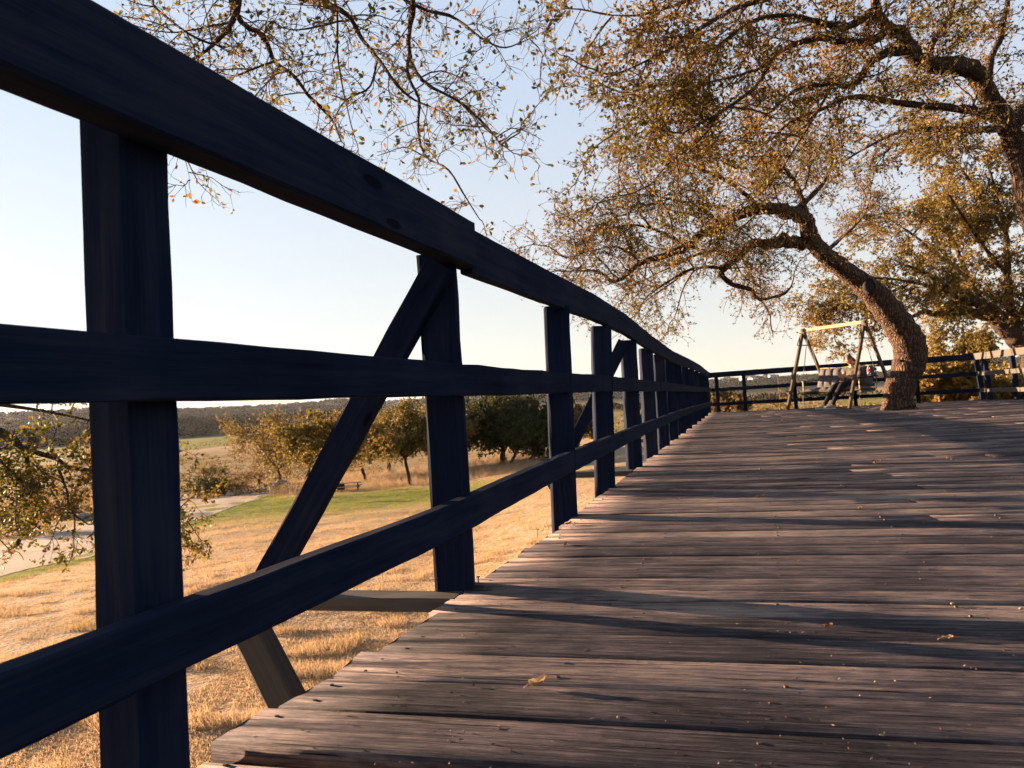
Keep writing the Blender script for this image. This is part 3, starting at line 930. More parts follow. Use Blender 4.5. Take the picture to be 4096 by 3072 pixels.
def make_tree(name, label, trunk_paths, limb_paths, seed, l1, l2, l3, leaf, mats, group=None, k_trunk=14, k_limb=9, droop=(.02, .05, .08), base=None, bark_rough=.05, extra=None):
    """l1/l2/l3: (per parent, length m, radius m, segments, tmin); leaf: (per twig, size, shape, aspect)"""
    rng = np.random.default_rng(seed)
    root = thing(name, label, "tree", tuple(base), 0, group)
    for tp_ in trunk_paths:
        v_, f_ = limb_mesh([tp_], k_trunk, rng, bark_rough)
        link("trunk", np_mesh("trunk", v_, f_, smooth=True), mats[0], root)
    if limb_paths:
        v_, f_ = limb_mesh(limb_paths, k_limb, rng, .07)
        link("limbs", np_mesh("limbs", v_, f_, smooth=True), mats[0], root)
    Vs, Fs, off = [], [], 0
    allP = []
    srcs = limb_paths if limb_paths else trunk_paths
    st, dd, LL = [], [], []
    for P, R in srcs:
        length = np.linalg.norm(np.diff(P, axis=0), axis=1).sum()
        per = max(2, int(round(l1[0] * length)))
        p, d, r = spawn(P[None], R[None], per, l1[4], (.5, 1.35), rng)
        st.append(p); dd.append(d); LL.append(l1[1] * rng.uniform(.5, 1.25, per))
        # continue each limb tip
        st.append(P[-1:]); dd.append(unit(P[-1:] - P[-2:-1])); LL.append(np.array([l1[1] * .9]))
    st = np.concatenate(st); dd = np.concatenate(dd); LL = np.concatenate(LL)
    dd = dd + np.array([0, 0, .25])
    P1 = grow(st, dd, LL, l1[3], .22, droop[0], rng)
    R1 = (l1[2] * (LL / l1[1]))[:, None] * np.linspace(1, .35, l1[3] + 1)[None]
    v_, f_ = batch_tubes(P1, R1, 5); Vs.append(v_); Fs.append(f_ + off); off += len(v_)
    p, d, r = spawn(P1, R1, l2[0], l2[4], (.5, 1.3), rng)
    L2_ = l2[1] * rng.uniform(.45, 1.3, len(p))
    P2 = grow(p, d, L2_, l2[3], .28, droop[1], rng)
    R2 = (l2[2] * np.ones(len(p)))[:, None] * np.linspace(1, .4, l2[3] + 1)[None]
    v_, f_ = batch_tubes(P2, R2, 4); Vs.append(v_); Fs.append(f_ + off); off += len(v_)
    p, d, r = spawn(P2, R2, l3[0], l3[4], (.4, 1.3), rng)
    L3_ = l3[1] * rng.uniform(.4, 1.3, len(p))
    P3 = grow(p, d, L3_, l3[3], .3, droop[2], rng)
    R3 = (l3[2] * np.ones(len(p)))[:, None] * np.linspace(1, .45, l3[3] + 1)[None]
    v_, f_ = batch_tubes(P3, R3, 3); Vs.append(v_); Fs.append(f_ + off); off += len(v_)
    crown = link("branches", np_mesh("branches", np.concatenate(Vs), np.concatenate(Fs)), mats[1], root)
    keep = P3
    if leaf[0] > 0:
        v_, f_, tn = leaves(keep, leaf[0], leaf[1], rng, leaf[2], leaf[3])
        # clumpy tone
        cl = vnoise(v_[:, 0] + v_[:, 1], v_[:, 2], leaf[1] * 12, seed)
        tn = np.clip(tn * .6 + cl * .45, 0, 1)
        link("crown", np_mesh("crown", v_, f_, tone=tn), mats[2], root)
    return root


rngT = np.random.default_rng(11)
# ---- the leaning oak that grows through the deck
tr, rd_ = px_limb([(3600, 1650, 13.6, 128), (3592, 1600, 13.6, 112), (3608, 1520, 13.6, 106), (3638, 1450, 13.6, 112), (3640, 1390, 13.5, 122), (3600, 1310, 13.4, 112),
                   (3545, 1235, 13.3, 104), (3490, 1170, 13.2, 96), (3420, 1110, 13.1, 76), (3350, 1060, 13.0, 70), (3280, 1000, 12.9, 68), (3238, 940, 12.8, 66), (3228, 880, 12.7, 60)])
trunk = smooth_poly(tr, rd_, 70, rngT, .02)


def L(spec, n=26, jit=.12):
    p, r = px_limb(spec); return smooth_poly(p, r, n, rngT, jit)


limbs = [
    L([(3232, 880, 12.7, 56), (3174, 857, 12.6, 54), (3102, 839, 12.4, 50), (3020, 835, 12.2, 46), (2939, 866, 12.0, 42), (2885, 902, 11.9, 38), (2804, 938, 11.7, 34), (2750, 984, 11.6, 32), (2641, 1029, 11.4, 26), (2569, 1047, 11.3, 20), (2461, 1128, 11.2, 15), (2398, 1087, 11.1, 10), (2317, 1083, 11, 6)], 44),
    L([(3215, 985, 12.9, 50), (3138, 961, 12.9, 50), (3084, 975, 12.8, 44), (3011, 975, 12.7, 38), (2948, 1029, 12.6, 34), (2894, 1074, 12.5, 30), (2885, 1101, 12.5, 26), (2930, 1137, 12.6, 20), (3002, 1160, 12.7, 16), (3038, 1196, 12.7, 14), (3129, 1178, 12.8, 12), (3165, 1146, 12.8, 7)], 40),
    L([(2894, 1074, 12.5, 16), (2822, 1069, 12.3, 13), (2750, 1083, 12.1, 11), (2678, 1123, 12.0, 9), (2605, 1173, 11.8, 5)], 20),
    L([(3180, 845, 12.6, 30), (3240, 790, 12.8, 22), (3300, 722, 13, 16), (3330, 640, 13.2, 10), (3320, 560, 13.3, 6)], 20),
    L([(3230, 890, 12.7, 30), (3200, 780, 12.6, 22), (3150, 690, 12.4, 16), (3080, 610, 12.2, 10), (3040, 540, 12.1, 6)], 20),
    L([(3040, 836, 12.2, 24), (2960, 760, 12.0, 17), (2860, 700, 11.8, 13), (2750, 660, 11.6, 9), (2640, 640, 11.4, 5)], 20),
    L([(2885, 902, 11.9, 20), (2800, 830, 11.6, 14), (2700, 800, 11.4, 10), (2560, 780, 11.2, 7), (2440, 800, 11, 4)], 20),
    L([(2950, 1029, 12.6, 18), (2850, 1000, 12.9, 12), (2700, 1060, 13.1, 8), (2560, 1130, 13.3, 4)], 16),
    L([(2750, 984, 11.6, 18), (2650, 930, 11.5, 12), (2520, 900, 11.3, 8), (2380, 930, 11.1, 4)], 16),
    L([(3300, 1010, 12.9, 18), (3380, 940, 13.2, 12), (3450, 870, 13.5, 8), (3480, 800, 13.7, 4)], 16),
    L([(2560, 1050, 11.3, 12), (2480, 990, 11.2, 9), (2380, 1000, 11.1, 6), (2280, 1030, 11, 3)], 14),
]
oak = make_tree("oak_tree", "leaning oak with crooked furrowed trunk growing through the deck beside the swing", [trunk], limbs, 21,
                (4.2, 1.0, .016, 7, .12), (8, .52, .0065, 5, .1), (8, .28, .0032, 4, .05), (5, .045, 'rhomb', .55), (M['bark_deck'], M['twig'], M['leaf']), k_trunk=26, base=(tr[0][0], tr[0][1], 0), bark_rough=.045)
# sawn-off limb scar
sc = at(3480, 1142, 12.86)
mb = MB()
sn = unit(np.array([-.15, -1, .25])); sx_ = unit(np.cross(sn, [0, 0, 1])); sy_ = np.cross(sn, sx_)
k = 20; vs = [sc + sn * .02]
ringo = [(1.0, -.10), (1.0, .0), (.82, .015), (.74, -.01)]
vs = []
for rr_, h_ in ringo:
    for j in range(k):
        a = 2 * math.pi * j / k
        q = .135 * rr_ * (1 + .05 * math.sin(3 * a))
        vs.append(sc + sn * h_ + q * (math.cos(a) * sx_ * .8 + math.sin(a) * sy_ * 1.1))
fs = [(i * k + j, i * k + (j + 1) % k, (i + 1) * k + (j + 1) % k, (i + 1) * k + j) for i in range(3) for j in range(k)] + [tuple(3 * k + j for j in range(k))]
mb.add(vs, fs); mb.build("limb_scar", simple_mat("old_cut_wood", (.02, .016, .014), rough=1, vs=40), oak)

# ---- nearer oak whose limbs come in from the right
t2p, t2r = px_limb([(4290, 1700, 8.0, 170), (4260, 1400, 8.0, 150), (4200, 1100, 8.0, 135), (4130, 850, 8.0, 120), (4090, 690, 8.0, 100), (4065, 590, 8.0, 96), (4022, 487, 7.9, 92), (3955, 388, 7.8, 84), (3905, 290, 7.7, 78)])
t2r = [r * .82 for r in t2r]
trunk2 = smooth_poly(t2p, t2r, 50, rngT, .03)
limbs2 = [
    L([(3915, 300, 7.7, 76), (3870, 270, 7.6, 74), (3815, 262, 7.5, 72), (3706, 255, 7.4, 66), (3652, 217, 7.3, 62), (3616, 144, 7.2, 56), (3544, 99, 7.0, 46), (3508, 54, 6.9, 40), (3495, -40, 6.8, 34)], 30),
    L([(3640, 200, 7.3, 40), (3544, 212, 7.2, 34), (3481, 253, 7.1, 32), (3445, 307, 7.1, 28), (3390, 347, 7.0, 24), (3336, 334, 6.9, 18), (3183, 361, 6.8, 14), (3093, 442, 6.7, 9)], 30),
    L([(3980, 470, 7.9, 50), (3900, 445, 7.8, 38), (3815, 433, 7.7, 32), (3634, 415, 7.5, 26), (3408, 388, 7.2, 20), (3300, 433, 7.1, 15), (3165, 487, 7.0, 11), (3084, 560, 6.9, 7)], 30),
    L([(3560, 110, 7.0, 40), (3490, 162, 6.9, 34), (3363, 167, 6.8, 27), (3255, 153, 6.7, 22), (3130, 200, 6.5, 20), (3075, 260, 6.4, 18), (3020, 350, 6.3, 15), (2876, 451, 6.1, 11), (2732, 532, 6.0, 6)], 34),
    L([(3500, 40, 6.9, 30), (3380, 110, 6.7, 28), (3280, 90, 6.6, 22), (3140, 60, 6.4, 18), (3000, 90, 6.2, 12), (2860, 190, 6.0, 7)], 24),
    L([(3200, -60, 6.8, 30), (3080, -10, 6.6, 24), (2957, 27, 6.4, 20), (2822, 99, 6.2, 16), (2732, 162, 6.1, 13), (2641, 217, 6.0, 10), (2506, 280, 5.9, 7), (2434, 298, 5.8, 4)], 30),
    L([(4015, 514, 7.9, 34), (3880, 520, 8.2, 24), (3724, 514, 8.4, 18), (3589, 532, 8.6, 14), (3490, 578, 8.7, 10), (3363, 650, 8.8, 6)], 24),
    L([(4040, 500, 7.9, 70), (4110, 440, 8.0, 66), (4180, 400, 8.1, 60)], 10),
    L([(3950, 380, 7.8, 40), (3960, 250, 7.9, 30), (4010, 120, 8.0, 22), (4030, -20, 8.1, 16)], 16),
    L([(3706, 250, 7.4, 30), (3740, 150, 7.6, 22), (3800, 60, 7.7, 16), (3830, -50, 7.8, 12)], 14),
    L([(2900, -80, 6.3, 22), (2800, -20, 6.1, 16), (2700, 20, 6.0, 12), (2560, 60, 5.8, 9), (2440, 60, 5.7, 5)], 18),
    L([(2876, 451, 6.1, 10), (2800, 560, 6.1, 8), (2690, 640, 6.1, 6), (2600, 740, 6.1, 4)], 14),
    L([(3075, 260, 6.4, 14), (2960, 300, 6.3, 11), (2800, 340, 6.1, 8), (2600, 430, 6.0, 6), (2480, 520, 5.9, 3)], 18),
    L([(3336, 334, 6.9, 12), (3250, 480, 6.9, 9), (3150, 640, 6.9, 7), (3060, 760, 7.0, 4)], 14),
]
oak2 = make_tree("oak_tree", "oak reaching across the top right of the view with thick dark limbs", [trunk2], limbs2, 22,
                 (5.2, .64, .0105, 7, .1), (8, .36, .0042, 5, .1), (7, .18, .0022, 4, .05), (4, .040, 'oval', .5), (M['bark'], M['twig'], M['leaf']), k_trunk=22, base=(t2p[0][0], t2p[0][1], 0), droop=(.03, .05, .07))
# fluffy ball moss on its limbs
mossm = simple_mat("ball_moss", (.20, .15, .09), rough=1, var=.3, vs=60)
rm = np.random.default_rng(5)
MOSSL = ["large pale moss tuft on the thickest limb at the upper right", "fluffy moss tuft under the lower drooping limb at the right", "small moss tuft on the middle limb above the drooping one", "moss tuft where the middle limb bends downwards", "moss tuft on the limb close to the right trunk", "ragged moss tuft at the left end of the middle limbs", "moss tuft on the upper limb of the leaning oak", "moss tuft in the crook of the lower limb of the leaning oak", "small moss tuft beside the bend of the middle limb", "moss tuft below the thick limb at the right"]
for im_, pxm in enumerate([(3810, 190, 7.5), (3330, 420, 7.1), (3290, 330, 7.0), (3480, 390, 7.3), (3840, 400, 7.8), (3240, 400, 6.9), (3070, 925, 12.7), (3045, 1000, 12.7), (3360, 400, 7.3), (3700, 330, 7.5)]):
    c = at(*pxm); rad = .06 * rm.uniform(.7, 1.2) * (1.5 if pxm[2] > 10 else 1)
    n = 170
    d = unit(rm.normal(0, 1, (n, 3)))
    P = grow(np.repeat(c[None], n, 0), d, rad * rm.uniform(.6, 1.3, n), 3, .4, .0, rm)
    v_, f_ = batch_tubes(P, np.full((n, 4), .0012 * (1.6 if pxm[2] > 10 else 1)), 3)
    tag(link("ball_moss", np_mesh("ball_moss", v_, f_), mossm), MOSSL[im_], "moss", "ball moss tufts on the oak limbs")

# ---- oak overhead on the left: only its hanging branches are in view
t3p, t3r = [(-5.6, 3.2, float(ground(-5.6, 3.2)) - .2), (-5.5, 3.3, -.5), (-5.2, 3.4, 1.2), (-4.7, 3.6, 2.6), (-4.0, 3.8, 3.7)], [.26, .21, .19, .17, .14]
trunk3 = smooth_poly(t3p, t3r, 26, rngT, .04)


def L3(spec, start, n=24, r0=.05, dpt=4.2):
    pts = [np.array(s) for s in start]; rad = list(np.linspace(r0, spec[0][2] * dpt / F_PX / 2 * 1.0, len(pts) + 1)[:-1])
    for i, (a, b_, w_) in enumerate(spec):
        dd_ = dpt + .25 * math.sin(i * 1.3 + a * .01)
        pts.append(at(a, b_, dd_)); rad.append(w_ * dd_ / F_PX / 2)
    return smooth_poly(pts, rad, n, rngT, .15)


top = (-4.0, 3.8, 3.7)
limbs3 = [
    L3([(780, -120, 42), (940, -30, 30), (933, 80, 24), (879, 154, 18), (788, 226, 13), (700, 260, 8)], [top, (-3.0, 4.0, 3.6)], 26, .09),
    L3([(820, -160, 30), (950, 70, 22), (1050, 145, 22), (1096, 244, 18), (1168, 298, 16), (1240, 389, 14), (1322, 470, 11), (1367, 570, 6)], [top, (-2.8, 4.2, 3.8)], 30, .08),
    L3([(1050, -120, 30), (1204, -5, 24), (1313, 18, 22), (1394, 63, 20), (1448, 154, 18), (1512, 235, 15), (1584, 334, 13), (1656, 398, 10), (1750, 440, 6)], [top, (-2.6, 4.0, 4.0)], 32, .08),
    L3([(1560, -200, 30), (1647, -20, 24), (1640, 110, 20), (1638, 217, 18), (1692, 325, 14), (1837, 407, 12), (1955, 515, 9), (2009, 588, 5)], [top, (-2.4, 4.3, 4.3), (-1.2, 4.3, 3.9)], 34, .08),
    L3([(1630, 300, 14), (1674, 398, 12), (1674, 542, 11), (1710, 633, 9), (1792, 678, 8), (1855, 777, 6), (1918, 877, 4)], [at(1638, 217, 4.3)], 26, .012),
    L3([(1560, -60, 18), (1674, 27, 14), (1819, 72, 12), (1927, 154, 9), (2018, 190, 7), (2100, 163, 5), (2190, 118, 3)], [(-1.2, 4.3, 3.9)], 26, .03),
    L3([(1500, 280, 9), (1475, 353, 8), (1385, 398, 6), (1349, 452, 4)], [at(1512, 235, 4.3)], 14, .01),
    L3([(1330, -20, 11), (1349, 54, 10), (1349, 199, 8), (1376, 380, 6), (1421, 560, 4)], [at(1300, -60, 4.3)], 22, .012),
    L3([(540, -60, 14), (620, 30, 12), (760, 140, 10), (900, 190, 8)], [(-2.9, 4.0, 3.4)], 16, .04),
    L3([(930, 90, 10), (820, 110, 8), (700, 130, 6), (600, 120, 4)], [at(933, 80, 4.3)], 12, .01),
    L3([(1100, 244, 9), (1000, 280, 8), (920, 310, 6), (860, 300, 4)], [at(1096, 244, 4.3)], 12, .01),
    L3([(1400, 80, 10), (1340, 90, 9), (1200, 120, 7), (1130, 110, 5)], [at(1394, 63, 4.3)], 14, .01),
]
limbs3.append(L3([(700, 560, 4), (740, 640, 3), (760, 720, 2)], [at(640, 440, 4.3)], 8, .005))
oak3 = make_tree("oak_tree", "oak whose thorny twigs hang into the upper left above the near rail", [trunk3], limbs3, 33,
                 (5.0, .33, .0044, 6, .25), (8, .16, .0020, 4, .15), (1, .06, .0012, 3, .1), (2, .034, 'oval', .52), (M['bark'], M['twig'], M['leaf_near']), base=(t3p[0][0], t3p[0][1], t3p[0][2]), droop=(.10, .06, .05), k_limb=7)

# ---- oak low on the left, beyond the railing
t4p = [(-9.0, 7.6, float(ground(-9.0, 7.6)) - .2), (-8.8, 7.6, -1.6), (-8.3, 7.5, -.7), (-7.9, 7.4, .2)]
trunk4 = smooth_poly(t4p, [.26, .2, .18, .15], 20, rngT, .04)
dl = 7.4
limbs4 = [
    L([(-700, 1500, 7.6, 60), (-300, 1620, 7.5, 46), (-60, 1700, 7.4, 34), (54, 1760, 7.4, 26), (103, 1825, 7.3, 18), (120, 1880, 7.3, 8)], 24),
    L([(-60, 1700, 7.4, 26), (90, 1790, 7.3, 24), (184, 1820, 7.3, 22), (233, 1840, 7.3, 18), (282, 1874, 7.2, 14), (380, 1880, 7.2, 10), (520, 1860, 7.2, 7), (640, 1840, 7.2, 4)], 26),
    L([(233, 1874, 7.3, 11), (266, 1961, 7.3, 9), (282, 2042, 7.3, 8), (352, 2097, 7.2, 5)], 16),
    L([(16, 1880, 7.3, 10), (90, 1925, 7.3, 7), (70, 2000, 7.2, 5), (60, 2060, 7.2, 3)], 14),
    L([(-300, 1650, 7.5, 30), (-100, 1780, 7.4, 20), (10, 1850, 7.3, 12), (100, 1950, 7.3, 7)], 16),
    L([(282, 1874, 7.2, 14), (500, 1900, 7.2, 11), (640, 1985, 7.2, 9), (710, 2040, 7.2, 5), (740, 2070, 7.2, 3)], 20),
    L([(-500, 1560, 7.6, 30), (-150, 1600, 7.6, 20), (150, 1640, 7.6, 14), (400, 1690, 7.5, 8), (560, 1720, 7.5, 5)], 22),
    L([(-300, 1700, 7.5, 20), (-100, 1900, 7.5, 12), (50, 2000, 7.5, 6)], 14),
]
oak4 = make_tree("oak_tree", "oak with low leafy branches at the left edge of the view, beyond the near post", [trunk4], limbs4, 44,
                 (3.9, .46, .008, 6, .5), (6, .27, .003, 4, .1), (4, .13, .0018, 3, .1), (5, .044, 'oval', .55), (M['bark'], M['twig'], M['leaf_near']), base=t4p[0], droop=(.06, .05, .05), k_limb=8)
pb = [at(-60, 2120, 7.2), at(0, 2160, 7.2), at(33, 2194, 7.2), at(76, 2210, 7.2), at(88, 2226, 7.2), at(96, 2241, 7.2)]
mb = MB(); mb.tube([at(-300, 1700, 7.5), at(-200, 1980, 7.3)] + pb, [.02, .012, .007, .006, .005, .004, .004, .0025], 5)
mb.tube([pb[2], at(38, 2188, 7.2), at(25, 2202, 7.2)], [.004, .003, .002], 4)
mb.build("twig", M['twig'], oak4)
# bird on the twig
bc = at(66, 2178, 7.2)
mb = MB()
def ax(a): return np.array(a, float)
ux, uz = cr, np.array([0, 0, 1.0])
body = [(-.052, -.040, .004), (-.030, -.030, .010), (-.018, -.016, .022), (-.004, -.002, .028), (.008, .014, .027), (.014, .028, .020), (.018, .038, .017), (.022, .046, .008)]
mb.tube([bc + ux * a + uz * b_ for a, b_, r in body], [r for a, b_, r in body], 12)
bird = mb.build("bird", simple_mat("dark_feathers", (.025, .025, .03), rough=.8), None, smooth=True)
tag(bird, "small dark bird perched on a bare twig at the left edge", "bird")
mb = MB(); mb.ball(bc + ux * .018 + uz * .040, .0175, 12, 8); hd = mb.build("head", bird.data.materials[0], bird, smooth=True)
mb = MB(); mb.tube([bc + ux * .032 + uz * .041, bc + ux * .045 + uz * .038], [.004, .0008], 6); mb.build("beak", M['metal'], bird)
mb = MB()
mb.box(bc - ux * .058 - uz * .046, ux * .022 + uz * .017, np.array([0, .008, 0]), uz * .002 - ux * .002)
mb.build("tail", bird.data.materials[0], bird)
for s in (-1, 1):
    mb = MB(); mb.tube([bc + np.array([0, s * .006, -.02]), bc + np.array([.004, s * .006, -.045])], .0015, 5); mb.build("leg", M['metal'], bird)


# ---- trees farther off
def auto_tree(name, label, base, H, spread, seed, mats, leafsize, group=None, lean=0.0, trunk_h=.3, nl=7, dens=1.0, trunks=1, tr_r=None):
    nl = int(nl * 1.3)
    rng = np.random.default_rng(seed)
    base = np.asarray(base, float)
    tr_r = tr_r or H * .022
    tps = []; lps = []
    for t_ in range(trunks):
        off = np.array([rng.uniform(-.35, .35), rng.uniform(-.2, .2), 0]) * (spread * .25 if trunks > 1 else 0)
        b0 = base + off
        th = H * trunk_h * rng.uniform(.85, 1.1)
        dirn = np.array([lean + rng.normal(0, .12) + off[0] * .2, rng.normal(0, .1), 1.0])
        fork = b0 + dirn * th
        tp = [b0 - np.array([0, 0, .3]), b0 + dirn * th * .3 + rng.normal(0, .03, 3) * th, b0 + dirn * th * .7 + rng.normal(0, .05, 3) * th, fork]
        tps.append(smooth_poly(tp, np.array([1.3, 1.0, .85, .75]) * tr_r, 12, rng, .05))
        for i in range(max(3, nl // trunks)):
            a = 2 * math.pi * (i + rng.uniform(-.3, .3)) / max(3, nl // trunks)
            el = rng.uniform(.25, 1.3)
            hr = spread * .5 * math.cos(el) * rng.uniform(.7, 1.0); vr = (H - th) * .85 * (math.sin(el)) * rng.uniform(.7, 1)
            tip = fork + np.array([math.cos(a) * hr, math.sin(a) * hr, vr])
            mid = fork * .5 + tip * .5 + np.array([0, 0, .12 * H]) * math.cos(el) + rng.normal(0, .04, 3) * H
            lps.append(smooth_poly([fork, mid, tip], np.array([.5, .33, .12]) * tr_r, 12, rng, .2))
    s = spread / 6.0
    return make_tree(name, label, tps, lps, seed + 1, (3.0 * dens / s, 1.15 * s, .018 * s, 5, .2), (8, .60 * s, .009 * s, 4, .1), (5, .34 * s, .005 * s, 2, .1),
                     (8, leafsize * 1.45, 'rhomb', .62), mats, group, k_trunk=10, k_limb=6, base=base)


GL = "oaks standing below the deck"
M['leaf_far'] = leaf_mat('oak_leaves_far', [(0.0, (.075, .072, .018)), (.4, (.15, .115, .026)), (.75, (.25, .16, .04)), (1, (.32, .17, .05))], transl=.35)
Mo = (M['bark'], M['twig'], M['leaf_far']); Md = (M['bark'], M['twig'], M['leaf_dark']); Mg = (M['bark'], M['twig'], M['leaf_gold']); Mb = (M['bark'], M['twig'], M['leaf_brown'])


def hpx(base, npx): return npx * base[1] / F_PX


def bg(label, px, py, top_py, wpx, seed, mats, ls=.14, **kw):
    b_ = G(px, py)
    return auto_tree("oak_tree", label, b_, hpx(b_, py - top_py), hpx(b_, wpx) * 1.3, seed, mats, ls, GL, **kw)


bg("wide spreading orange brown oak beside the gravel track, left of the dark brace", 1180, 1938, 1660, 390, 101, Mo, .15, trunk_h=.27, nl=9, dens=1.1, trunks=2)
bg("leaning oak with forked trunk beside the picnic table, partly behind the brace", 1322, 1990, 1650, 330, 102, Mo, .13, lean=.18, trunk_h=.45, nl=8)
bg("oak with straight twin trunk behind the picnic table", 1468, 1930, 1660, 290, 103, Mo, .14, trunk_h=.42, nl=8, trunks=1)
bg("small round oak on the green grass just left of the second post", 1640, 1943, 1600, 300, 104, Mg, .13, lean=-.12, trunk_h=.35, nl=9, dens=1.2)
bg("low brown oak with thin stems behind the picnic lawn", 1540, 1890, 1690, 230, 105, Mo, .15, trunk_h=.3, nl=8, trunks=2)
bg("dense dark green live oak between the second and third posts", 2000, 1860, 1560, 360, 106, Md, .17, trunk_h=.16, nl=12, dens=2.4, trunks=3)
bg("dark green live oak with golden edge left of the third post", 2130, 1845, 1590, 200, 107, Md, .17, trunk_h=.2, nl=8, dens=1.8)
bg("thin brown oak seen between the third and fourth posts", 2300, 1800, 1595, 170, 108, Mb, .17, trunk_h=.25, nl=8)
bg("golden oak tip rising right of the brace below the middle rail", 1770, 1905, 1600, 230, 109, Mg, .15, trunk_h=.3, nl=8, dens=1.2)

b5 = at(2900, 1560, 30); b5[2] = ground(b5[0], b5[1])
auto_tree("oak_tree", "small brown oak behind the far left corner of the deck", b5, EYE + 30 * 62 / F_PX - b5[2], 3.0, 120, Mb, .09, GL, trunk_h=.25, nl=8, dens=1.0)
# big oak behind the far railing on the right
r0 = at(4190, 1560, 22); r0[2] = ground(r0[0], r0[1])
t5 = [r0 - np.array([0, 0, .3]), at(4150, 1440, 22), at(4087, 1368, 22), at(4051, 1331, 22), at(3979, 1263, 22)]
trunk5 = smooth_poly(t5, [.5, .42, .36, .33, .26], 26, rngT, .03)
limbs5 = [
    L([(3979, 1263, 22, 50), (3943, 1237, 21.8, 44), (3906, 1205, 21.6, 36), (3834, 1183, 21.4, 28), (3762, 1129, 21.2, 20), (3700, 1090, 21, 14), (3600, 1050, 21, 7)], 26),
    L([(4094, 1274, 22, 50), (3979, 1270, 22, 44), (3852, 1245, 22, 34), (3798, 1245, 22, 26), (3744, 1256, 22, 24), (3697, 1245, 22, 20), (3650, 1265, 22, 14), (3617, 1245, 22, 10), (3560, 1225, 22, 6)], 30),
    L([(4060, 1330, 22, 40), (4044, 1245, 22, 34), (4033, 1136, 22, 28), (4022, 930, 22, 20), (3990, 800, 22, 12), (3960, 680, 22, 7)], 24),
    L([(4051, 1331, 22, 30), (4120, 1180, 22, 24), (4170, 1000, 22, 16), (4200, 800, 22, 8)], 18),
    L([(3943, 1237, 22, 26), (3880, 1120, 22.5, 20), (3820, 980, 23, 14), (3780, 840, 23, 8)], 20),
    L([(3834, 1183, 21.4, 18), (3740, 1150, 21, 14), (3600, 1120, 20.5, 10), (3470, 1110, 20.3, 6)], 18),
    L([(4030, 1100, 22, 20), (3930, 980, 21.5, 15), (3850, 860, 21, 10), (3780, 760, 20.5, 6)], 18),
    L([(3880, 1120, 22.5, 16), (3740, 1010, 22, 12), (3640, 930, 21.5, 8), (3560, 880, 21, 4)], 18),
    L([(4022, 930, 22, 16), (3900, 760, 22, 12), (3820, 640, 22, 8), (3740, 580, 22, 4)], 18),
    L([(3617, 1245, 22, 14), (3500, 1180, 22, 9), (3400, 1190, 22, 6), (3330, 1230, 22, 4)], 14),
    L([(3650, 1130, 21, 12), (3540, 1180, 21.5, 9), (3420, 1250, 22, 6), (3340, 1280, 22, 3)], 14),
    L([(4022, 930, 22, 16), (4080, 760, 22, 12), (4090, 620, 22, 6)], 14),
]
make_tree("oak_tree", "large dense oak rising behind the far railing at the right edge of the view", [trunk5], limbs5, 55,
          (3.4, 1.25, .02, 6, .08), (8, .62, .009, 4, .1), (7, .34, .005, 3, .1), (8, .085, 'rhomb', .55), Mo, k_trunk=16, base=r0)
for lab, px, topy, D, Wd, sd_, ms in (("yellow green oak behind the far railing, just right of the leaning trunk", 3830, 1385, 26, 3.6, 131, Mg), ("pale hazy oak beyond the far railing, between the leaning trunk and the big oak", 3850, 1300, 38, 6.0, 132, Mg), ("yellow green oak at the right edge behind the sunlit railing", 4080, 1400, 27, 4.5, 133, Mg)):
    b6 = at(px, 1560, D); b6[2] = ground(b6[0], b6[1])
    hor = 1620 - .06 * (px - 2048)
    auto_tree("oak_tree", lab, b6, EYE + (hor - topy) * D / F_PX - b6[2], Wd, sd_, ms, .10, GL, trunk_h=.15, nl=9, dens=1.4)


# ------------------------------------------------------------------ plants and woods in the landscape
def clumps(cx, cy, cz, rx, rz, n, size, rng):
    """leafy domes: n leaf clumps spread through each dome"""
    m_ = len(cx)
    i = np.repeat(np.arange(m_), n)
    d = unit(rng.normal(0, 1, (len(i), 3)))
    rad = rng.uniform(.35, 1.05, len(i)) ** .5 * (1 + .25 * np.sin(d[:, 0] * 5 + i) * np.cos(d[:, 1] * 4 + i * 2))
    p = np.stack([cx[i] + d[:, 0] * rad * rx[i], cy[i] + d[:, 1] * rad * rx[i], cz[i] + rz[i] * (.45 + .55 * d[:, 2] * rad)], -1)
    a = unit(rng.normal(0, 1, (len(i), 3))); b_ = unit(np.cross(a, rng.normal(0, 1, (len(i), 3))))
    sz = (size[i] * rng.uniform(.5, 1.3, len(i)))[:, None]
    V_ = np.stack([p - a * sz, p + b_ * sz * .6, p + a * sz, p - b_ * sz * .6], 1).reshape(-1, 3)
    F_ = np.arange(len(i))[:, None] * 4 + np.arange(4)[None]
    tn = np.repeat(np.clip(rng.normal(.5, .15, len(i)) + ((i * 7919) % 13 / 13 - .5) * .6, 0, 1), 4)
    return V_, F_, tn


rw = np.random.default_rng(77)
def polar(n, a0, a1, r0, r1):
    az = np.radians(rw.uniform(a0, a1, n)); r = rw.uniform(r0, r1, n)
    return r * np.sin(az), r * np.cos(az)


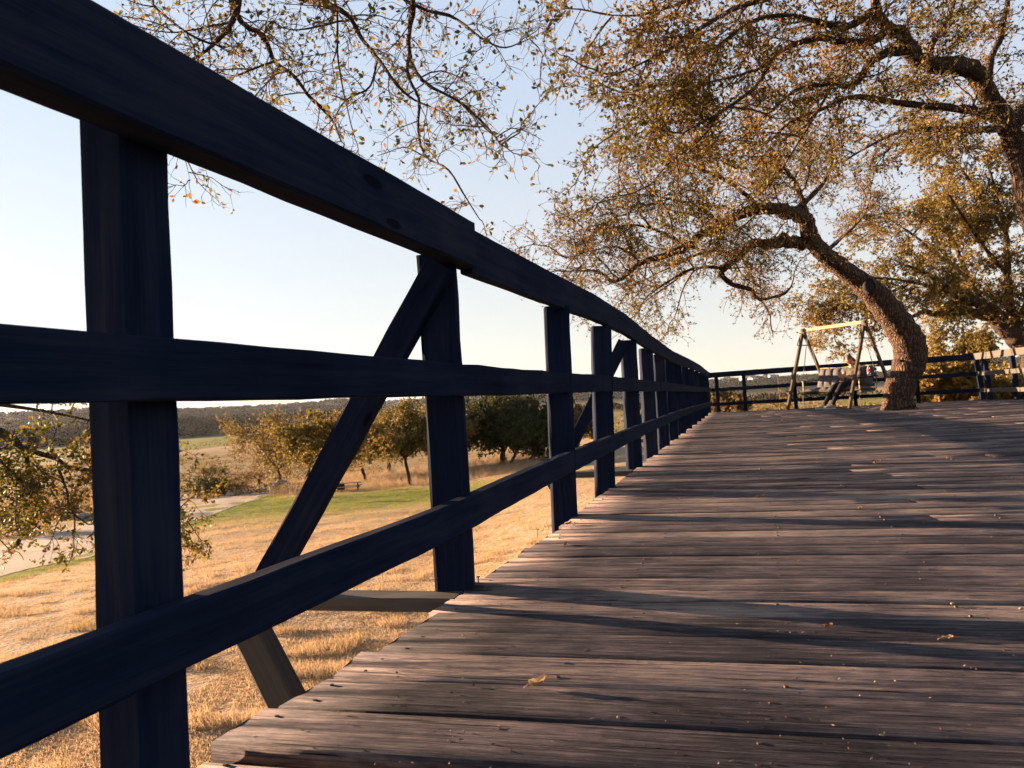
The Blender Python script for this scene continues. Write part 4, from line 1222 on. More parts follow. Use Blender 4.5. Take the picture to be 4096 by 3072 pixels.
woodm = leaf_mat("woodland_foliage", [(0, (.010, .014, .008)), (.5, (.022, .024, .012)), (.8, (.040, .034, .018)), (1, (.055, .042, .024))], transl=.05, rough=.9, spec=.02)
parts_ = []
x1, y1 = polar(1100, -48, -8, 840, 1180); parts_.append((x1, y1, rw.uniform(5, 9, 1100), rw.uniform(6, 12, 1100), 70, 1.3))
x1, y1 = polar(700, -10, 42, 560, 900); k_ = vnoise(x1, y1, 60, 4) > .35; parts_.append((x1[k_], y1[k_], rw.uniform(4, 7, k_.sum()), rw.uniform(4, 8, k_.sum()), 60, 1.0))
x1, y1 = polar(1500, -45, 45, 1900, 3200); parts_.append((x1, y1, rw.uniform(14, 26, 1500), rw.uniform(7, 14, 1500), 90, 3.0))
Vs, Fs, Ts, off = [], [], [], 0
for x1, y1, rx, rz, n, sz in parts_:
    v_, f_, t_ = clumps(x1, y1, ground(x1, y1), rx, rz, n, np.full(len(x1), sz), rw)
    Vs.append(v_); Fs.append(f_ + off); Ts.append(t_); off += len(v_)
wd_ = link("woodland", np_mesh("woodland", np.concatenate(Vs), np.concatenate(Fs), tone=np.concatenate(Ts)), woodm)
tag(wd_, "dark woodland covering the far slopes beyond the valley", "woodland", kind="stuff")

scrubm = leaf_mat("scrub_foliage", [(0, (.05, .05, .02)), (.35, (.11, .085, .035)), (.7, (.19, .125, .06)), (1, (.27, .18, .09))], transl=.3, rough=.8, spec=.1)
Vs, Fs, Ts, off = [], [], [], 0
tmpc = G(1180, 1945)
for n_, a0, a1, r0_, r1_, h0, h1, nn, sz in ((1300, -46, -3, 95, 330, .4, 1.4, 46, .18), (700, 3, 40, 90, 420, .6, 2.0, 40, .3), (300, -40, -14, 68, 110, .3, 1.0, 40, .12), (420, -40, 40, 330, 620, 1.5, 3.5, 40, .5)):
    x1, y1 = polar(n_, a0, a1, r0_, r1_)
    k_ = vnoise(x1, y1, 22, 6) > .42
    x1, y1 = x1[k_], y1[k_]; n_ = len(x1)
    h_ = rw.uniform(h0, h1, n_)
    v_, f_, t_ = clumps(x1, y1, ground(x1, y1), h_ * rw.uniform(.8, 1.8, n_), h_, nn, np.full(n_, sz), rw)
    Vs.append(v_); Fs.append(f_ + off); Ts.append(t_); off += len(v_)
tag(link("scrub_undergrowth", np_mesh("scrub_undergrowth", np.concatenate(Vs), np.concatenate(Fs), tone=np.concatenate(Ts)), scrubm),
    "brown and olive scrub spread over the valley floor", "undergrowth", kind="stuff")


def bush(label, px, py, wpx, hpx_, mat, seed, ls=.10, twig=True):
    b_ = G(px, py); rng = np.random.default_rng(seed)
    w_ = wpx * b_[1] / F_PX; h_ = hpx_ * b_[1] / F_PX
    o_ = thing("bush", label, "bush", tuple(b_), 0, "bushes below the deck")
    n = 26
    d = unit(np.stack([rng.normal(0, 1, n) * w_ / h_ * .6, rng.normal(0, .8, n), rng.uniform(.5, 1.4, n)], -1))
    P1 = grow(np.repeat(b_[None], n, 0) + rng.normal(0, .08, (n, 3)) * w_, d, h_ * rng.uniform(.6, 1.05, n), 6, .22, .02, rng)
    R1 = np.linspace(.02, .006, 7)[None] * np.ones((n, 1)) * h_ * .5
    p, dd_, r_2 = spawn(P1, R1, 14, .15, (.4, 1.2), rng)
    P2 = grow(p, dd_, h_ * .28 * rng.uniform(.5, 1.3, len(p)), 4, .3, .03, rng)
    R2 = np.full(P2.shape[:2], .0035 * h_)
    v1, f1 = batch_tubes(P1, R1, 4); v2, f2 = batch_tubes(P2, R2, 3)
    link("stems", np_mesh("stems", np.concatenate([v1, v2]), np.concatenate([f1, f2 + len(v1)])), M['twig'], o_)
    v_, f_, t_ = leaves(P2, 16, ls, rng, 'rhomb', .6)
    link("foliage", np_mesh("foliage", v_, f_, tone=t_), mat, o_)
    return o_


bush("dark green bush beside the gravel track, right of the first post", 850, 1985, 190, 130, M['leaf_dark'], 201, .16)
bush("dull brown bush at the far verge of the track, beside the dark green bush", 940, 1975, 140, 90, M['leaf_brown'], 202, .14)
bush("yellowish willow like bush behind the dark green bush", 850, 1900, 210, 60, M['leaf_gold'], 203, .2)
bush("brown bush left of the first post by the track", 60, 2140, 260, 150, M['leaf_brown'], 204, .12)
bush("olive brown bush just left of the first post, above the track", 260, 2075, 240, 150, M['leaf_brown'], 205, .12)
bush("reddish brown bush between the track and the spreading oak", 1010, 1930, 150, 60, M['leaf_brown'], 206, .14)
for lab, px, D, W_, H_, mt_, sd_ in (("broad low yellow brown bush seen under the far railing, left of the swing", 3055, 24, 1.7, 1.55, M['leaf_gold'], 211),
                                     ("low brown bush under the far railing by the left corner", 2935, 23, 1.5, 1.3, M['leaf_brown'], 212)):
    b_ = at(px, 1560, D); b_[2] = ground(b_[0], b_[1])
    hor = 1620 - .06 * (px - 2048)
    top = EYE - (1585 - hor) * D / F_PX
    rng = np.random.default_rng(sd_)
    o_ = thing("bush", lab, "bush", tuple(b_), 0, "bushes below the deck")
    hh = top - b_[2]
    n = 40
    d = unit(np.stack([rng.normal(0, .6, n), rng.normal(0, .6, n), rng.uniform(.6, 1.4, n)], -1))
    P1 = grow(np.repeat(b_[None], n, 0) + rng.normal(0, .22, (n, 3)) * W_ * np.array([1, 1, 0.02]), d, hh * rng.uniform(.7, 1.1, n), 6, .15, .0, rng)
    R1 = np.linspace(.02, .006, 7)[None] * np.ones((n, 1))
    p, dd_, r_2 = spawn(P1, R1, 22, .2, (.4, 1.2), rng)
    P2 = grow(p, dd_, .38 * rng.uniform(.5, 1.3, len(p)), 4, .3, .02, rng)
    v1, f1 = batch_tubes(P1, R1, 4); v2, f2 = batch_tubes(P2, np.full(P2.shape[:2], .003), 3)
    link("stems", np_mesh("stems", np.concatenate([v1, v2]), np.concatenate([f1, f2 + len(v1)])), M['twig'], o_)
    v_, f_, t_ = leaves(P2, 16, .075, rng, 'rhomb', .6)
    link("foliage", np_mesh("foliage", v_, f_, tone=t_), mt_, o_)

# bare fan-shaped shrub right of the leaning trunk
b_ = at(3757, 1560, 30); b_[2] = EYE - (1608 - (1620 - .06 * 1709)) * 30 / F_PX
gz = float(ground(b_[0], b_[1]))
rng = np.random.default_rng(9); n = 60
o_ = thing("bare_shrub", "leafless reddish fan of twigs in the field right of the leaning trunk", "shrub", (b_[0], b_[1], gz))
st_ = np.repeat(np.array([[b_[0], b_[1], gz]]), n, 0)
d = unit(np.stack([rng.normal(0, .45, n), rng.normal(0, .3, n), np.ones(n)], -1))
P1 = grow(st_, d, (b_[2] - gz + .5) * rng.uniform(.85, 1.1, n), 7, .08, -.02, rng)
R1 = np.linspace(.012, .004, 8)[None] * np.ones((n, 1))
p, dd_, r_2 = spawn(P1, R1, 7, .4, (.2, .7), rng)
P2 = grow(p, dd_, .35 * rng.uniform(.5, 1.2, len(p)), 3, .15, -.02, rng)
v1, f1 = batch_tubes(P1, R1, 4); v2, f2 = batch_tubes(P2, np.full(P2.shape[:2], .004), 3)
link("stems", np_mesh("stems", np.concatenate([v1, v2]), np.concatenate([f1, f2 + len(v1)])), simple_mat("reddish_twigs", (.22, .12, .08), rough=.9), o_)

# grass
def grass_mesh(n, sampler, h, w, rng, name, label, stops):
    x, y = sampler(n)
    keep = np.ones(len(x), bool)
    z = ground(x, y)
    r = np.hypot(x, y)
    hh = h * rng.uniform(.4, 1.4, n) * (.55 + 1.5 * (vnoise(x, y, .45, 8) > .62))
    a = rng.uniform(0, 2 * np.pi, n)
    ww = np.maximum(w, r * .00016)
    lean = rng.normal(0, .55, (n, 2)) * hh[:, None]
    sx = np.cos(a) * ww; sy = np.sin(a) * ww
    V_ = np.stack([np.stack([x - sx, y - sy, z - .01], -1), np.stack([x + sx, y + sy, z - .01], -1), np.stack([x + lean[:, 0], y + lean[:, 1], z + hh], -1)], 1).reshape(-1, 3)
    F_ = np.arange(n)[:, None] * 3 + np.arange(3)[None]
    pcx, pcy = pc[0], pc[1]
    gr = np.exp(-(((x - pcx + 2) / 13) ** 2 + ((y - pcy + 2) / 11) ** 2)) * 2.4 + 1.5 * verge(x, y) + .22 * (vnoise(x, y, 5, 1) * .6 + vnoise(x, y, 1.7, 2) * .4 > .68)
    tn = np.clip(rng.normal(.78, .13, n) - gr * .32 + (vnoise(x, y, 2.3, 12) - .5) * .25, 0, 1)
    mt_ = leaf_mat(name + "_blades", stops, transl=.35, rough=.9, spec=.05)
    return tag(link(name, np_mesh(name, V_, F_, tone=np.repeat(tn, 3)), mt_), label, "grass", kind="stuff")


rg_ = np.random.default_rng(99)
U3 = np.array([p[:2] for p in upper]); L3_ = np.array([p[:2] for p in lower])
track_poly = np.concatenate([U3, L3_[::-1]])


def in_poly(x, y, poly_):
    c = np.zeros(len(x), bool)
    j = len(poly_) - 1
    for i in range(len(poly_)):
        xi, yi = poly_[i]; xj, yj = poly_[j]
        c ^= ((yi > y) != (yj > y)) & (x < (xj - xi) * (y - yi) / (yj - yi + 1e-12) + xi)
        j = i
    return c


def samp(n):
    X_, Y_ = [], []
    tot = 0
    while tot < n:
        az = np.radians(rg_.uniform(-44, 3, n)); r = 3.2 + 62 * rg_.uniform(0, 1, n) ** 1.9
        x = r * np.sin(az); y = r * np.cos(az)
        tuft = vnoise(x, y, .35, 21) * .6 + vnoise(x, y, 1.3, 22) * .4
        ok = (tuft > .42) & ~in_poly(x, y, track_poly) & (x < -.35 + .33 * y)
        X_.append(x[ok]); Y_.append(y[ok]); tot += ok.sum()
    return np.concatenate(X_)[:n], np.concatenate(Y_)[:n]


GS = [(0, (.09, .13, .02)), (.3, (.20, .21, .04)), (.5, (.27, .20, .10)), (.8, (.39, .275, .165)), (1, (.50, .38, .26))]
grass_mesh(420000, samp, .055, .005, rg_, "dry_grass", "dry golden grass with green tufts on the slope below the deck", GS)


def samp2(n):
    X_, Y_ = [], []; tot = 0
    while tot < n:
        az = np.radians(rg_.uniform(-38, 2, n)); r = rg_.uniform(62, 105, n)
        x = r * np.sin(az); y = r * np.cos(az)
        ok = (vnoise(x, y, 6, 31) > .3) & ~in_poly(x, y, track_poly)
        X_.append(x[ok]); Y_.append(y[ok]); tot += ok.sum()
    return np.concatenate(X_)[:n], np.concatenate(Y_)[:n]


_h = pc.copy()
grass_mesh(90000, samp2, .36, .012, rg_, "tall_grass", "tall pink tan dry grass along the meadow edge behind the trees", [(0, (.18, .135, .075)), (.5, (.27, .20, .125)), (1, (.36, .27, .185))])


# ------------------------------------------------------------------ things on the slope and in the valley
def frame_at(p, rotz):
    c, s_ = math.cos(rotz), math.sin(rotz)
    return lambda x, y, z: np.array([p[0] + c * x - s_ * y, p[1] + s_ * x + c * y, p[2] + z])


grey = M['grey_wood']
p = G(1400, 1966)
Wt = frame_at(p, .12)
pt = thing("picnic_table", "weathered grey picnic table with attached benches on the green lawn", "picnic table", tuple(p))
def vec(W_, a, b_): return (W_(*b_) - W_(*a))
def pbox(W_, mb_, x0, x1, y0, y1, z0, z1, tone=.5):
    c = W_((x0 + x1) / 2, (y0 + y1) / 2, (z0 + z1) / 2); o0 = W_(0, 0, 0)
    mb_.box(c, (W_(1, 0, 0) - o0) * (x1 - x0) / 2, (W_(0, 1, 0) - o0) * (y1 - y0) / 2, (W_(0, 0, 1) - o0) * (z1 - z0) / 2, tone)
Lh = .95
mb = MB()
for j in range(5): pbox(Wt, mb, -Lh, Lh, -.37 + j * .15, -.37 + j * .15 + .14, .70, .74, j * .2)
mb.build("tabletop", grey, pt)
for sgn in (-1, 1):
    mb = MB()
    for j in range(2): pbox(Wt, mb, -Lh, Lh, sgn * .72 - .14 + j * .145, sgn * .72 - .14 + j * .145 + .135, .42, .46, j * .3)
    mb.build("bench_seat", grey, pt)
for sx in (-.65, .65):
    for sgn in (-1, 1):
        obj_beam("leg", Wt(sx, sgn * .55, -.05), Wt(sx, sgn * .20, .70), .04, .09, M['rail'], pt)
    obj_beam("crossbeam", Wt(sx + .045, -.82, .37), Wt(sx + .045, .82, .37), .04, .09, M['rail'], pt)

p = G(1363, 1967); Wg = frame_at(p, .3)
gr_ = thing("barrel_grill", "small rusty barrel grill on short legs left of the picnic table", "grill", tuple(p))
rust = simple_mat("rusty_steel", (.10, .045, .025), rough=.8, metal=.2, var=.3)
mb = MB(); mb.tube([Wg(-.34, 0, .42), Wg(-.32, 0, .42), Wg(.32, 0, .42), Wg(.34, 0, .42)], [.2, .27, .27, .2], 18); mb.build("barrel", rust, gr_)
for sx in (-.27, .27):
    for sy in (-.16, .16):
        mb = MB(); mb.tube([Wg(sx, sy * 1.3, -.03), Wg(sx, sy, .25)], .02, 6); mb.build("leg", M['metal'], gr_)
mb = MB(); mb.tube([Wg(-.34, -.05, .5), Wg(-.5, -.05, .5), Wg(-.5, -.05, .42)], .015, 6); mb.build("handle", M['metal'], gr_)

p = G(1281, 2012); Wg = frame_at(p, 0)
g2 = thing("pedestal_grill", "dark pedestal grill at the foot of the forked oak, beside the brace", "grill", tuple(p))
mb = MB(); mb.tube([Wg(0, 0, -.1), Wg(0, 0, .6)], .04, 8); mb.build("post", M['metal'], g2)
mb = MB()
for (x0, x1, y0, y1, z0, z1) in ((-.25, .25, -.2, .2, .6, .62), (-.25, -.235, -.2, .2, .62, .86), (.235, .25, -.2, .2, .62, .86), (-.235, .235, .185, .2, .62, .86)):
    pbox(Wg, mb, x0, x1, y0, y1, z0, z1)
mb.build("firebox", M['metal'], g2)
mb = MB()
for i in range(9): mb.tube([Wg(-.21 + i * .052, -.19, .78), Wg(-.21 + i * .052, .18, .78)], .006, 5)
mb.build("grate", M['metal'], g2)

# signs and rocks at the end of the track
p = G(1039, 1962); Ws = frame_at(p, .25)
sg = thing("box_post", "brown wooden box mounted on a short post beside the track", "post box", tuple(p))
obj_beam("post", Ws(0, 0, -.2), Ws(0, 0, .85), .09, .09, M['rail'], sg, up=(0, 1, 0))
mb = MB(); pbox(Ws, mb, -.16, .16, -.12, .12, .852, 1.25); pbox(Ws, mb, -.20, .20, -.16, .16, 1.252, 1.29); mb.build("box", M['swing_wood'], sg)
p = G(1098, 1952); Ws = frame_at(p, .25)
cp = thing("wooden_cross_post", "low brown post with a crossbar behind the white sign", "post", tuple(p + np.array([.1, .7, 0])))
obj_beam("post", Ws(.1, .7, -.2), Ws(.1, .7, 1.15), .09, .09, M['swing_wood'], cp, up=(0, 1, 0))
obj_beam("crossbar", Ws(-.22, .64, 1.02), Ws(.42, .64, 1.02), .03, .11, M['swing_wood'], cp)
ws = thing("notice_sign", "small white notice with a red heading standing by the rocks", "sign", tuple(p))
for sx in (-.28, .28):
    mb = MB(); mb.tube([Ws(sx, .02, -.15), Ws(sx, .02, .62)], .018, 6); mb.build("leg", M['metal'], ws)
mb = MB(); pbox(Ws, mb, -.36, .36, -.015, .0, .08, .66); sb = mb.build("board", simple_mat("white_sign_paint", (.72, .70, .72), rough=.5, var=.03), ws)
mb = MB(); pbox(Ws, mb, -.31, .31, -.02, -.0155, .50, .60)
mb.build("heading", simple_mat("red_lettering", (.55, .05, .04), rough=.5, var=.03), ws)
mb = MB()
rl_ = random.Random(4)
for row in range(4):
    x = -.28
    while x < .25:
        w_ = rl_.uniform(.03, .09); pbox(Ws, mb, x, min(x + w_, .29), -.0195, -.0155, .40 - row * .08, .425 - row * .08); x += w_ + .02
mb.build("lettering", simple_mat("grey_lettering", (.2, .2, .22), rough=.5, var=.03), ws)

rockm = simple_mat("limestone", (.20, .165, .145), rough=.95, spec=.1, var=.3, vs=6, bump=.8)


def rock(label, p, r, seed, grp, sq=(.9, .6)):
    rng = np.random.default_rng(seed)
    bm_ = bmesh.new(); bmesh.ops.create_icosphere(bm_, subdivisions=3, radius=1)
    A = unit(rng.normal(0, 1, (7, 3))); D = rng.uniform(.55, .9, 7)
    for v_ in bm_.verts:
        c = np.array(v_.co)
        for a, dd_ in zip(A, D):
            t = c @ a
            if t > dd_: c = c - a * (t - dd_) * .9
        c = c * (1 + .05 * math.sin(c[0] * 7 + seed) * math.cos(c[1] * 6))
        v_.co = Vector((c[0] * r * 1.2, c[1] * r * sq[0], c[2] * r * sq[1]))
    me = bpy.data.meshes.new("rock"); bm_.to_mesh(me); bm_.free()
    o_ = bpy.data.objects.new("rock", me); COL.objects.link(o_); me.materials.append(rockm)
    o_.location = (p[0], p[1], p[2] + r * sq[1] * .45); o_.rotation_euler = (0, 0, rng.uniform(0, 6))
    return tag(o_, label, "rock", grp)


for i, (px, py, r, lab) in enumerate([(1125, 1948, .95, "largest grey boulder, right of the white notice sign"), (1158, 1952, .7, "grey boulder at the right end of the rock pile under the oak"), (1105, 1940, .7, "grey boulder behind the white notice sign"),
                                      (990, 1974, .55, "dark rock on the verge left of the box post"), (960, 1978, .42, "flat dark rock between two others on the track verge"), (925, 1984, .5, "rounded rock at the left end of the verge row"), (1140, 1938, .55, "small boulder at the back of the rock pile"),
                                      (330, 2078, .5, "pale rock beside the first post above the track")]):
    rock(lab, G(px, py), r, 300 + i, "rocks edging the gravel track")

# utility poles
def pole(label, px, ytop, D, seed=0, arm=True):
    p = at(px, 1560, D); gz = float(ground(p[0], p[1]))
    hor = 1620 - .06 * (px - 2048)
    zt = EYE + (hor - ytop) * D / F_PX
    o_ = thing("utility_pole", label, "pole", (p[0], p[1], gz))
    obj_beam("shaft", (p[0], p[1], gz - .3), (p[0], p[1], zt), .0011 * D + .03, .0011 * D + .03, M['swing_wood'], o_, up=(0, 1, 0), nseg=4)
    if arm: obj_beam("crossarm", (p[0] - .9, p[1] - .25, zt - .6), (p[0] + .9, p[1] - .25, zt - .6), .12, .12, M['swing_wood'], o_, nseg=2)
    return o_


pole("tall brown utility pole in the field left of the swing", 3117, 1502, 150, arm=False)
pole("thin utility pole on the skyline left of the dark brace", 1273, 1608, 620)
pole("slim white pole at the edge of the green valley field", 977, 1668, 520, arm=False)

# houses on the far slopes
hw = simple_mat("white_house_wall", (.62, .60, .58), rough=.8, var=.05); hr = simple_mat("grey_house_roof", (.16, .14, .14), rough=.8, var=.1); hg = simple_mat("house_window", (.03, .035, .05), rough=.1)


def house(label, px, py, D, w_, h_, seed):
    p = at(px, py, D); gz = float(ground(p[0], p[1]))
    W_ = frame_at((p[0], p[1], gz), .2 + .5 * (seed % 3))
    o_ = thing("house", label, "house", (p[0], p[1], gz), 0, "pale houses on the far slopes")
    d = w_ * .6
    mb = MB(); pbox(W_, mb, -w_ / 2, w_ / 2, -d / 2, d / 2, -4, h_); mb.build("wall", hw, o_)
    mb = MB()
    e = .6
    vs = [W_(-w_ / 2 - e, -d / 2 - e, h_ + .05), W_(w_ / 2 + e, -d / 2 - e, h_ + .05), W_(w_ / 2 + e, d / 2 + e, h_ + .05), W_(-w_ / 2 - e, d / 2 + e, h_ + .05), W_(-w_ / 2 - e, 0, h_ + d * .35), W_(w_ / 2 + e, 0, h_ + d * .35)]
    mb.add(vs, [(0, 1, 5, 4), (2, 3, 4, 5), (0, 4, 3), (1, 2, 5), (0, 3, 2, 1)]); mb.build("roof", hr, o_)
    for q in (-.25, .25):
        mb = MB(); pbox(W_, mb, q * w_ - 1, q * w_ + 1, -d / 2 - .06, -d / 2 - .01, h_ * .35, h_ * .7); mb.build("window", hg, o_)


for i, (px, py, D, w_, h_, lab) in enumerate([(1568, 1622, 2300, 34, 12, "pale house on the hazy slope left of the second post"), (1592, 1618, 2400, 26, 12, "pale house right of its neighbour, near the second post"),
                                              (1210, 1685, 800, 26, 8, "white building at the wood edge left of the dark brace"), (2992, 1532, 2350, 46, 14, "widest white house on the hill under the far top rail"), (3012, 1538, 2300, 30, 10, "low white house just right of the widest one on the hill"),
                                              (3066, 1524, 2450, 40, 12, "white house on the hill left of the utility pole"), (3090, 1528, 2400, 24, 12, "small white house nearest the utility pole")]):
    house(lab, px, py, D, w_, h_, i)

# thin metal railing in the field at the right
fm = M['metal']
r0_ = thing("metal_handrail", "thin dark metal handrail with upright bars in the field beyond the far right corner", "handrail", tuple(at(3830, 1606, 30)))
A0 = at(3828, 1606, 30); A1 = at(3955, 1590, 27)
for i, f in enumerate(np.linspace(0, 1, 13)):
    q = A0 * (1 - f) + A1 * f; gz = float(ground(q[0], q[1]))
    if i > 5 and i % 3: continue
    mb = MB(); mb.tube([np.array([q[0], q[1], gz]), np.array([q[0], q[1], EYE - (1588 - (1620 - .06 * (3828 + 127 * f - 2048))) * q[1] / F_PX + .22 * f])], .012, 6); mb.build("baluster", fm, r0_)
mb = MB()
mb.tube([np.array([(A0 * (1 - f) + A1 * f)[0], (A0 * (1 - f) + A1 * f)[1], EYE - (1588 - (1620 - .06 * (3828 + 127 * f - 2048))) * (A0 * (1 - f) + A1 * f)[1] / F_PX + .22 * f]) for f in np.linspace(0, 1, 7)], .016, 6)
mb.build("top_rail", fm, r0_)

# ------------------------------------------------------------------ the swing
SM = np.array([7.73, 16.9]); sb_ = np.array([.51, -.86]); sg_ = np.array([-.86, -.51])


def W(f, s, z):
    q = SM + sg_ * f + sb_ * s
    return np.array([q[0], q[1], z])


def wbox(mb_, f0, f1, s0, s1, z0, z1, tone=.5):
    mb_.box(W((f0 + f1) / 2, (s0 + s1) / 2, (z0 + z1) / 2), np.append(sg_, 0) * (f1 - f0) / 2, np.append(sb_, 0) * (s1 - s0) / 2, np.array([0, 0, (z1 - z0) / 2]), tone)


sw = thing("garden_swing", "wooden double A frame of a garden swing with a pale yellow top beam", "swing", tuple(W(0, 0, 0)))
for s in (-.82, .82):
    obj_beam("leg", W(.76, s - .045, .0), W(-.05, s - .045, 1.98), .045, .088, M['swing_wood'], sw, up=tuple(np.append(sg_, .3)))
    obj_beam("leg", W(-1.0, s + .005, .0), W(.05, s + .005, 1.98), .045, .088, M['swing_wood'], sw, up=tuple(np.append(sg_, .3)))
    mb = MB(); mb.tube([W(.20, s - .07, 1.58), W(-.22, s - .07, 1.58)], .014, 6); mb.tube([W(.19, s - .07, 1.60), W(0, s - .07, 1.90)], .010, 6); mb.tube([W(-.2, s - .07, 1.60), W(0, s - .07, 1.90)], .010, 6)
    mb.build("bracket", M['metal'], sw)
    mb = MB(); wbox(mb, -.05, .05, s - .078, s + .04, 1.885, 1.99); mb.build("beam_bracket", M['metal'], sw)
mb = MB(); wbox(mb, -.035, .035, -.93, .93, 1.90, 1.985)
obj_beam("top_beam", W(0, -.95, 1.945), W(0, .95, 1.945), .06, .075, M['pale_wood'], sw)
bench = thing("hanging_bench", "hanging wooden bench of the garden swing, slung from the pale beam on ropes", "swing bench", tuple(W(-.05, 0, .4)))
mb = MB()
for j in range(6): wbox(mb, .26 - j * .095 - .08, .26 - j * .095, -.74, .74, .395, .415, j * .15)
mb.build("seat", M['swing_wood'], bench)
mb = MB(); wbox(mb, .262, .285, -.76, .76, .40, .418); wbox(mb, -.30, -.262, -.76, .76, .37, .43); wbox(mb, -.26, .26, -.76, -.72, .35, .392); wbox(mb, -.26, .26, .72, .76, .35, .392)
mb.build("seat_frame", M['swing_wood'], bench)
mb = MB()
for z_ in (.50, .62, .74, .86): 
    f_ = -.27 - (z_ - .42) * .32
    wbox(mb, f_ - .012, f_ + .012, -.74, .74, z_ - .035, z_ + .035)
mb.build("backrest", M['swing_wood'], bench)
mb = MB(); mb.tube([W(-.45, s_, .965 + .012 * math.sin(s_ * 7)) for s_ in np.linspace(-.76, .76, 14)], .012, 7); mb.build("back_rail", M['pale_wood'], bench)
for s_ in (-.74, .74):
    obj_beam("armrest", W(.30, s_, .675), W(-.42, s_, .70), .055, .025, M['metal'] if s_ < 0 else M['rail'], bench)
    mb = MB(); mb.tube([W(.27, s_, .425), W(.27, s_, .52)], .016, 8); mb.tube([W(.27, s_, .54), W(.27, s_, .66)], .018, 8); mb.build("arm_post", M['pale_wood'], bench)
    mb = MB(); mb.tube([W(.0, s_ * .92, 1.90), W(.10, s_ * .96, 1.50), W(.27, s_, .70)], .009, 6); mb.build("rope", M['rope'], bench)
    mb = MB(); mb.tube([W(.0, s_ * .92, 1.90), W(-.12, s_ * .96, 1.50), W(-.40, s_, .72), W(-.36, s_, .40)], .009, 6); mb.build("rope", M['rope'], bench)
    mb = MB(); mb.tube([W(.29, s_, .42), W(.31, s_ * 1.01, .25), W(.30, s_, .12), W(.27, s_, .03)], [.008, .008, .007, .010], 6); mb.build("rope_tail", M['rope'], bench)

cush = simple_mat("grey_tan_canvas", (.085, .080, .082), rough=.95, spec=.05, var=.12, vs=9)


def cushion(name, label, P0, U_, V_, Nn_, nu, nv, cu_, cv_, th):
    """tufted pad: P0 origin corner, U_,V_ edge vectors, Nn_ normal"""
    nU, nV = nu * 8, nv * 8
    vs = []; idx = {}
    for side in (0, 1):
        for i in range(nU + 1):
            for j in range(nV + 1):
                u, v2 = i / nU, j / nV
                puff = (abs(math.sin(math.pi * u * nu)) * abs(math.sin(math.pi * v2 * nv))) ** .35
                edge = min(1, 6 * u, 6 * (1 - u), 6 * v2, 6 * (1 - v2)) ** .5
                h = th * (.25 + .75 * puff) * edge if side == 0 else -.012 * edge
                idx[(side, i, j)] = len(vs)
                vs.append(P0 + U_ * u + V_ * v2 + Nn_ * (h + th * .0))
    fs = []
    for side in (0, 1):
        for i in range(nU):
            for j in range(nV):
                q = (idx[(side, i, j)], idx[(side, i + 1, j)], idx[(side, i + 1, j + 1)], idx[(side, i, j + 1)])
                fs.append(q if side == 0 else q[::-1])
    for i in range(nU):
        fs.append((idx[(0, i, 0)], idx[(1, i, 0)], idx[(1, i + 1, 0)], idx[(0, i + 1, 0)])); fs.append((idx[(0, i + 1, nV)], idx[(1, i + 1, nV)], idx[(1, i, nV)], idx[(0, i, nV)]))
    for j in range(nV):
        fs.append((idx[(0, 0, j + 1)], idx[(1, 0, j + 1)], idx[(1, 0, j)], idx[(0, 0, j)])); fs.append((idx[(0, nU, j)], idx[(1, nU, j)], idx[(1, nU, j + 1)], idx[(0, nU, j + 1)]))
    mb_ = MB(); mb_.add(vs, fs)
    return tag(mb_.build(name, cush, None, smooth=True), label, "cushion")


seatc = cushion("seat_cushion", "grey tan tufted pad lying on the seat of the swing bench", W(.30, -.73, .43), W(.30, .73, .43) - W(.30, -.73, .43), W(-.24, -.73, .43) - W(.30, -.73, .43), np.array([0, 0, 1.]), 7, 2, 0, 0, .085)
bn = unit(W(0, 0, 0) - W(-1, 0, 0) + np.array([0, 0, .33]))
backc = cushion("back_cushion", "grey tan tufted back pad tied to the swing bench", W(-.235, -.73, .50), W(0, .73, 0) - W(0, -.73, 0), W(-.40, -.73, .96) - W(-.235, -.73, .50), bn, 7, 2, 0, 0, .10)

# ------------------------------------------------------------------ the person on the swing
def skin_body(name, joints, edges, mat, parent, sub=2, root=0):
    me = bpy.data.meshes.new(name)
    me.from_pydata([tuple(j[0]) for j in joints], edges, [])
    o_ = bpy.data.objects.new(name + "_src", me); COL.objects.link(o_)
    sk = o_.modifiers.new("skin", 'SKIN')
    sl_ = me.skin_vertices[0].data
    for i, j in enumerate(joints):
        r = j[1] if hasattr(j[1], '__len__') else (j[1], j[1])
        sl_[i].radius = r; sl_[i].use_root = (i == root)
    sk.use_smooth_shade = True
    sb2 = o_.modifiers.new("sub", 'SUBSURF'); sb2.levels = sub; sb2.render_levels = sub
    dg = bpy.context.evaluated_depsgraph_get()
    me2 = bpy.data.meshes.new_from_object(o_.evaluated_get(dg))
    me2.name = name
    for m_ in list(me2.materials): me2.materials.pop()
    bpy.data.objects.remove(o_)
    for p_ in me2.polygons: p_.use_smooth = True
    return link(name, me2, mat, parent)


